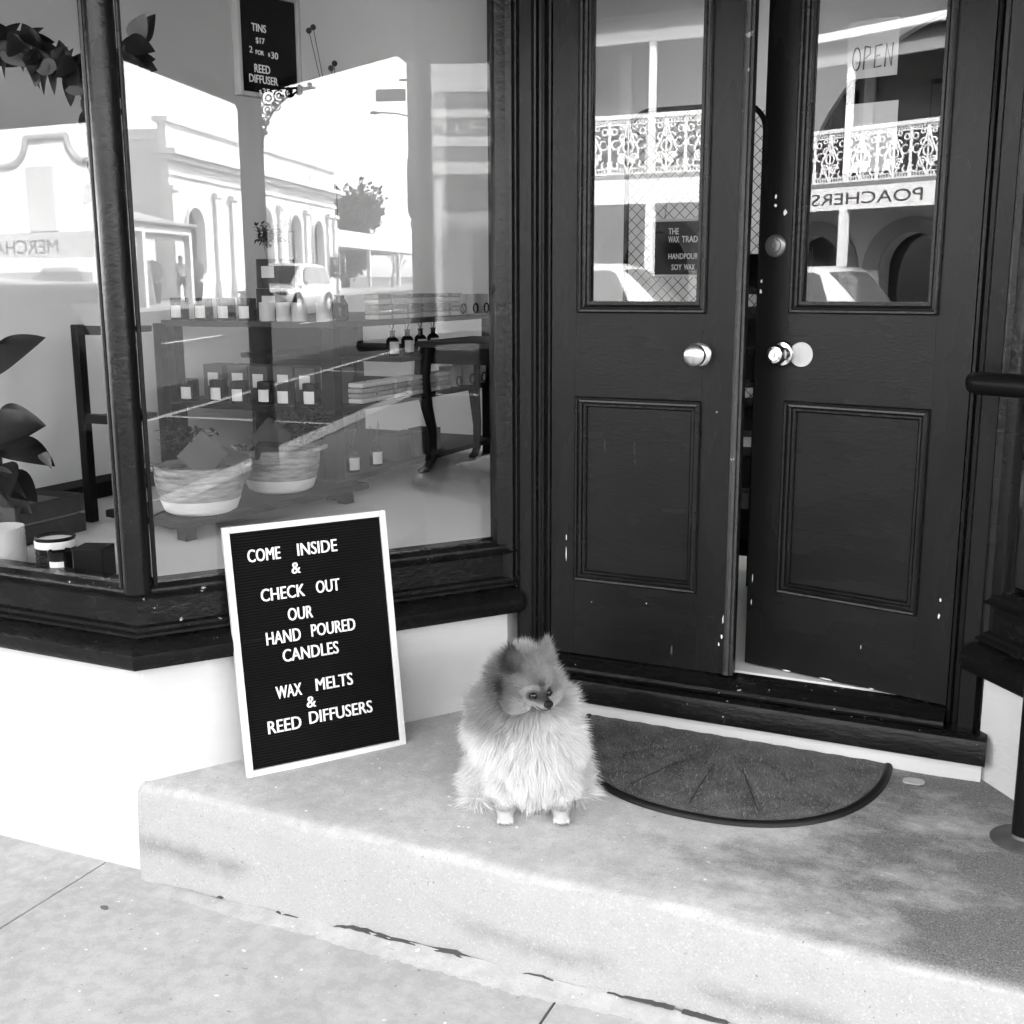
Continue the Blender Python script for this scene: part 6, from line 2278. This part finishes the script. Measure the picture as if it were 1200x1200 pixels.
o = skinned('shorts', [(0, 0, .92), (0, .09, .86), (.12, .10, .58), (0, -.09, .86), (-.08, -.10, .58)], [(0, 1), (1, 2), (0, 3), (3, 4)], [.15, .11, .095, .11, .095], surf('dark_shorts', .04, rough=.85))
o.parent = pr
MB().ball((-.01, 0, 1.635), (.105, .095, .105), 14, 10).build('hair', surf('dark_hair', .03, rough=.7), pr, local=True, smooth=180)

# ------------------------------------------------------------------ street furniture near the awning shop
for k, (x, lab) in enumerate(((40.6, 'dark tub with a clipped white-flowering shrub by the bank corner'), (36.9, 'dark tub with a clipped shrub beside the verandah end post'))):
    t = thing('planter_tub', lab, 'planter', (x, -18.9, gz(x)))
    MB().lathe([(.26, 0), (.36, .75), (.32, .75), (.30, .6), (0, .6)], (x, -18.9, gz(x)), 18).build('tub', BLACKMETAL, t, smooth=40)
    cv, cf_ = [], []
    for _ in range(500):
        d = Vector((random.gauss(0, 1), random.gauss(0, 1), random.gauss(0, 1))).normalized()*random.uniform(.2, .42)
        c = Vector((x, -18.9, gz(x)+1.15))+d
        v = Vector((random.gauss(0, 1), random.gauss(0, 1), random.gauss(0, 1))).normalized()
        w = v.orthogonal().normalized()
        k2 = len(cv)
        cv += [c+v*.07, c+w*.05, c-v*.07, c-w*.05]
        cf_.append((k2, k2+1, k2+2, k2+3))
    MB().add(cv, cf_).build('shrub', surf('white_flower_shrub_%d' % k, .3, rough=.8, var=.6, nscale=9), t)
ab = thing('sandwich_board', 'blank white sandwich board on the pavement before the low shop', 'sign board', (34.9, -18.3, gz(34.9)))
Ma = Matrix.Translation((34.9, -18.3, gz(34.9))) @ Matrix.Rotation(.45, 4, 'Z')
for s in (-1, 1):
    mb = MB()
    mb.bbox((-.03, -.42, .02), (.0, .42, 1.55), .008, Ma @ Matrix.Translation((s*.22, 0, 0)) @ Matrix.Rotation(-s*.13, 4, 'Y'))
    mb.build('panel', WHITEPAINT, ab)
tbk = thing('picnic_table', 'pale timber picnic table on the pavement before the low shop', 'table', (31.5, -18.5, gz(31.5)))
z0 = gz(31.5)
MB().bbox((30.6, -18.9, z0+.70), (32.4, -18.1, z0+.76), .01).build('table_top', RENDER_C, tbk)
for y in (-19.35, -17.65):
    MB().bbox((30.6, y-.14, z0+.42), (32.4, y+.14, z0+.46), .01).build('seat', RENDER_C, tbk)
for x in (30.9, 32.1):
    mb = MB()
    mb.tube([(x, -19.3, z0), (x, -18.7, z0+.70)], .035, 5)
    mb.tube([(x, -17.7, z0), (x, -18.3, z0+.70)], .035, 5)
    mb.tube([(x, -19.4, z0+.42), (x, -17.6, z0+.42)], .03, 5)
    mb.build('trestle', RENDER_C, tbk)

# ------------------------------------------------------------------ next shop on our own side, up the street
nx = thing('neighbour_shop', 'neighbouring shop up the street with its own verandah posts', 'building', (24, -.9, pz(24, -1)))
MB().box((7.65, -.9, -.3), (46, 6.5, 5.7)).build('body_wall', RENDER_C, nx)  # near end lengthened out of view to keep sun off the pavement
MB().box((10.6, -2.9, 4.15), (46, -.901, 4.3)).build('verandah_roof', GREYCEIL, nx)
MB().box((10.6, -3.0, 3.95), (46, -2.901, 4.5)).build('fascia', GREYPOST, nx)
for x in (11.0, 16.5, 22, 27.5, 33, 39):
    zb = pz(x, -2.85)
    mb = MB()
    mb.lathe([(.13, 0), (.13, .9), (.075, 1.0), (.075, 2.1), (.10, 2.14), (.075, 2.2), (.10, 2.25), (.12, 2.3), (.12, 2.9), (.10, 2.95), (.10, 3.94-zb)], (x, -2.85, zb), 14)
    mb.build('post', GREYPOST, nx, smooth=40)
for k in range(6):
    x = 17+4*k
    MB().box((x-1.4, -.93, .5), (x+1.4, -.9005, 2.7)).build('shop_window', DARKGLASS, nx)
sg = thing('projecting_sign', 'small grey projecting sign on the neighbouring verandah post', 'sign', (11.0, -3.2, 3.5))
MB().box((10.98, -3.34, 3.48), (11.02, -2.97, 3.62)).build('panel', GREYPOST, sg)
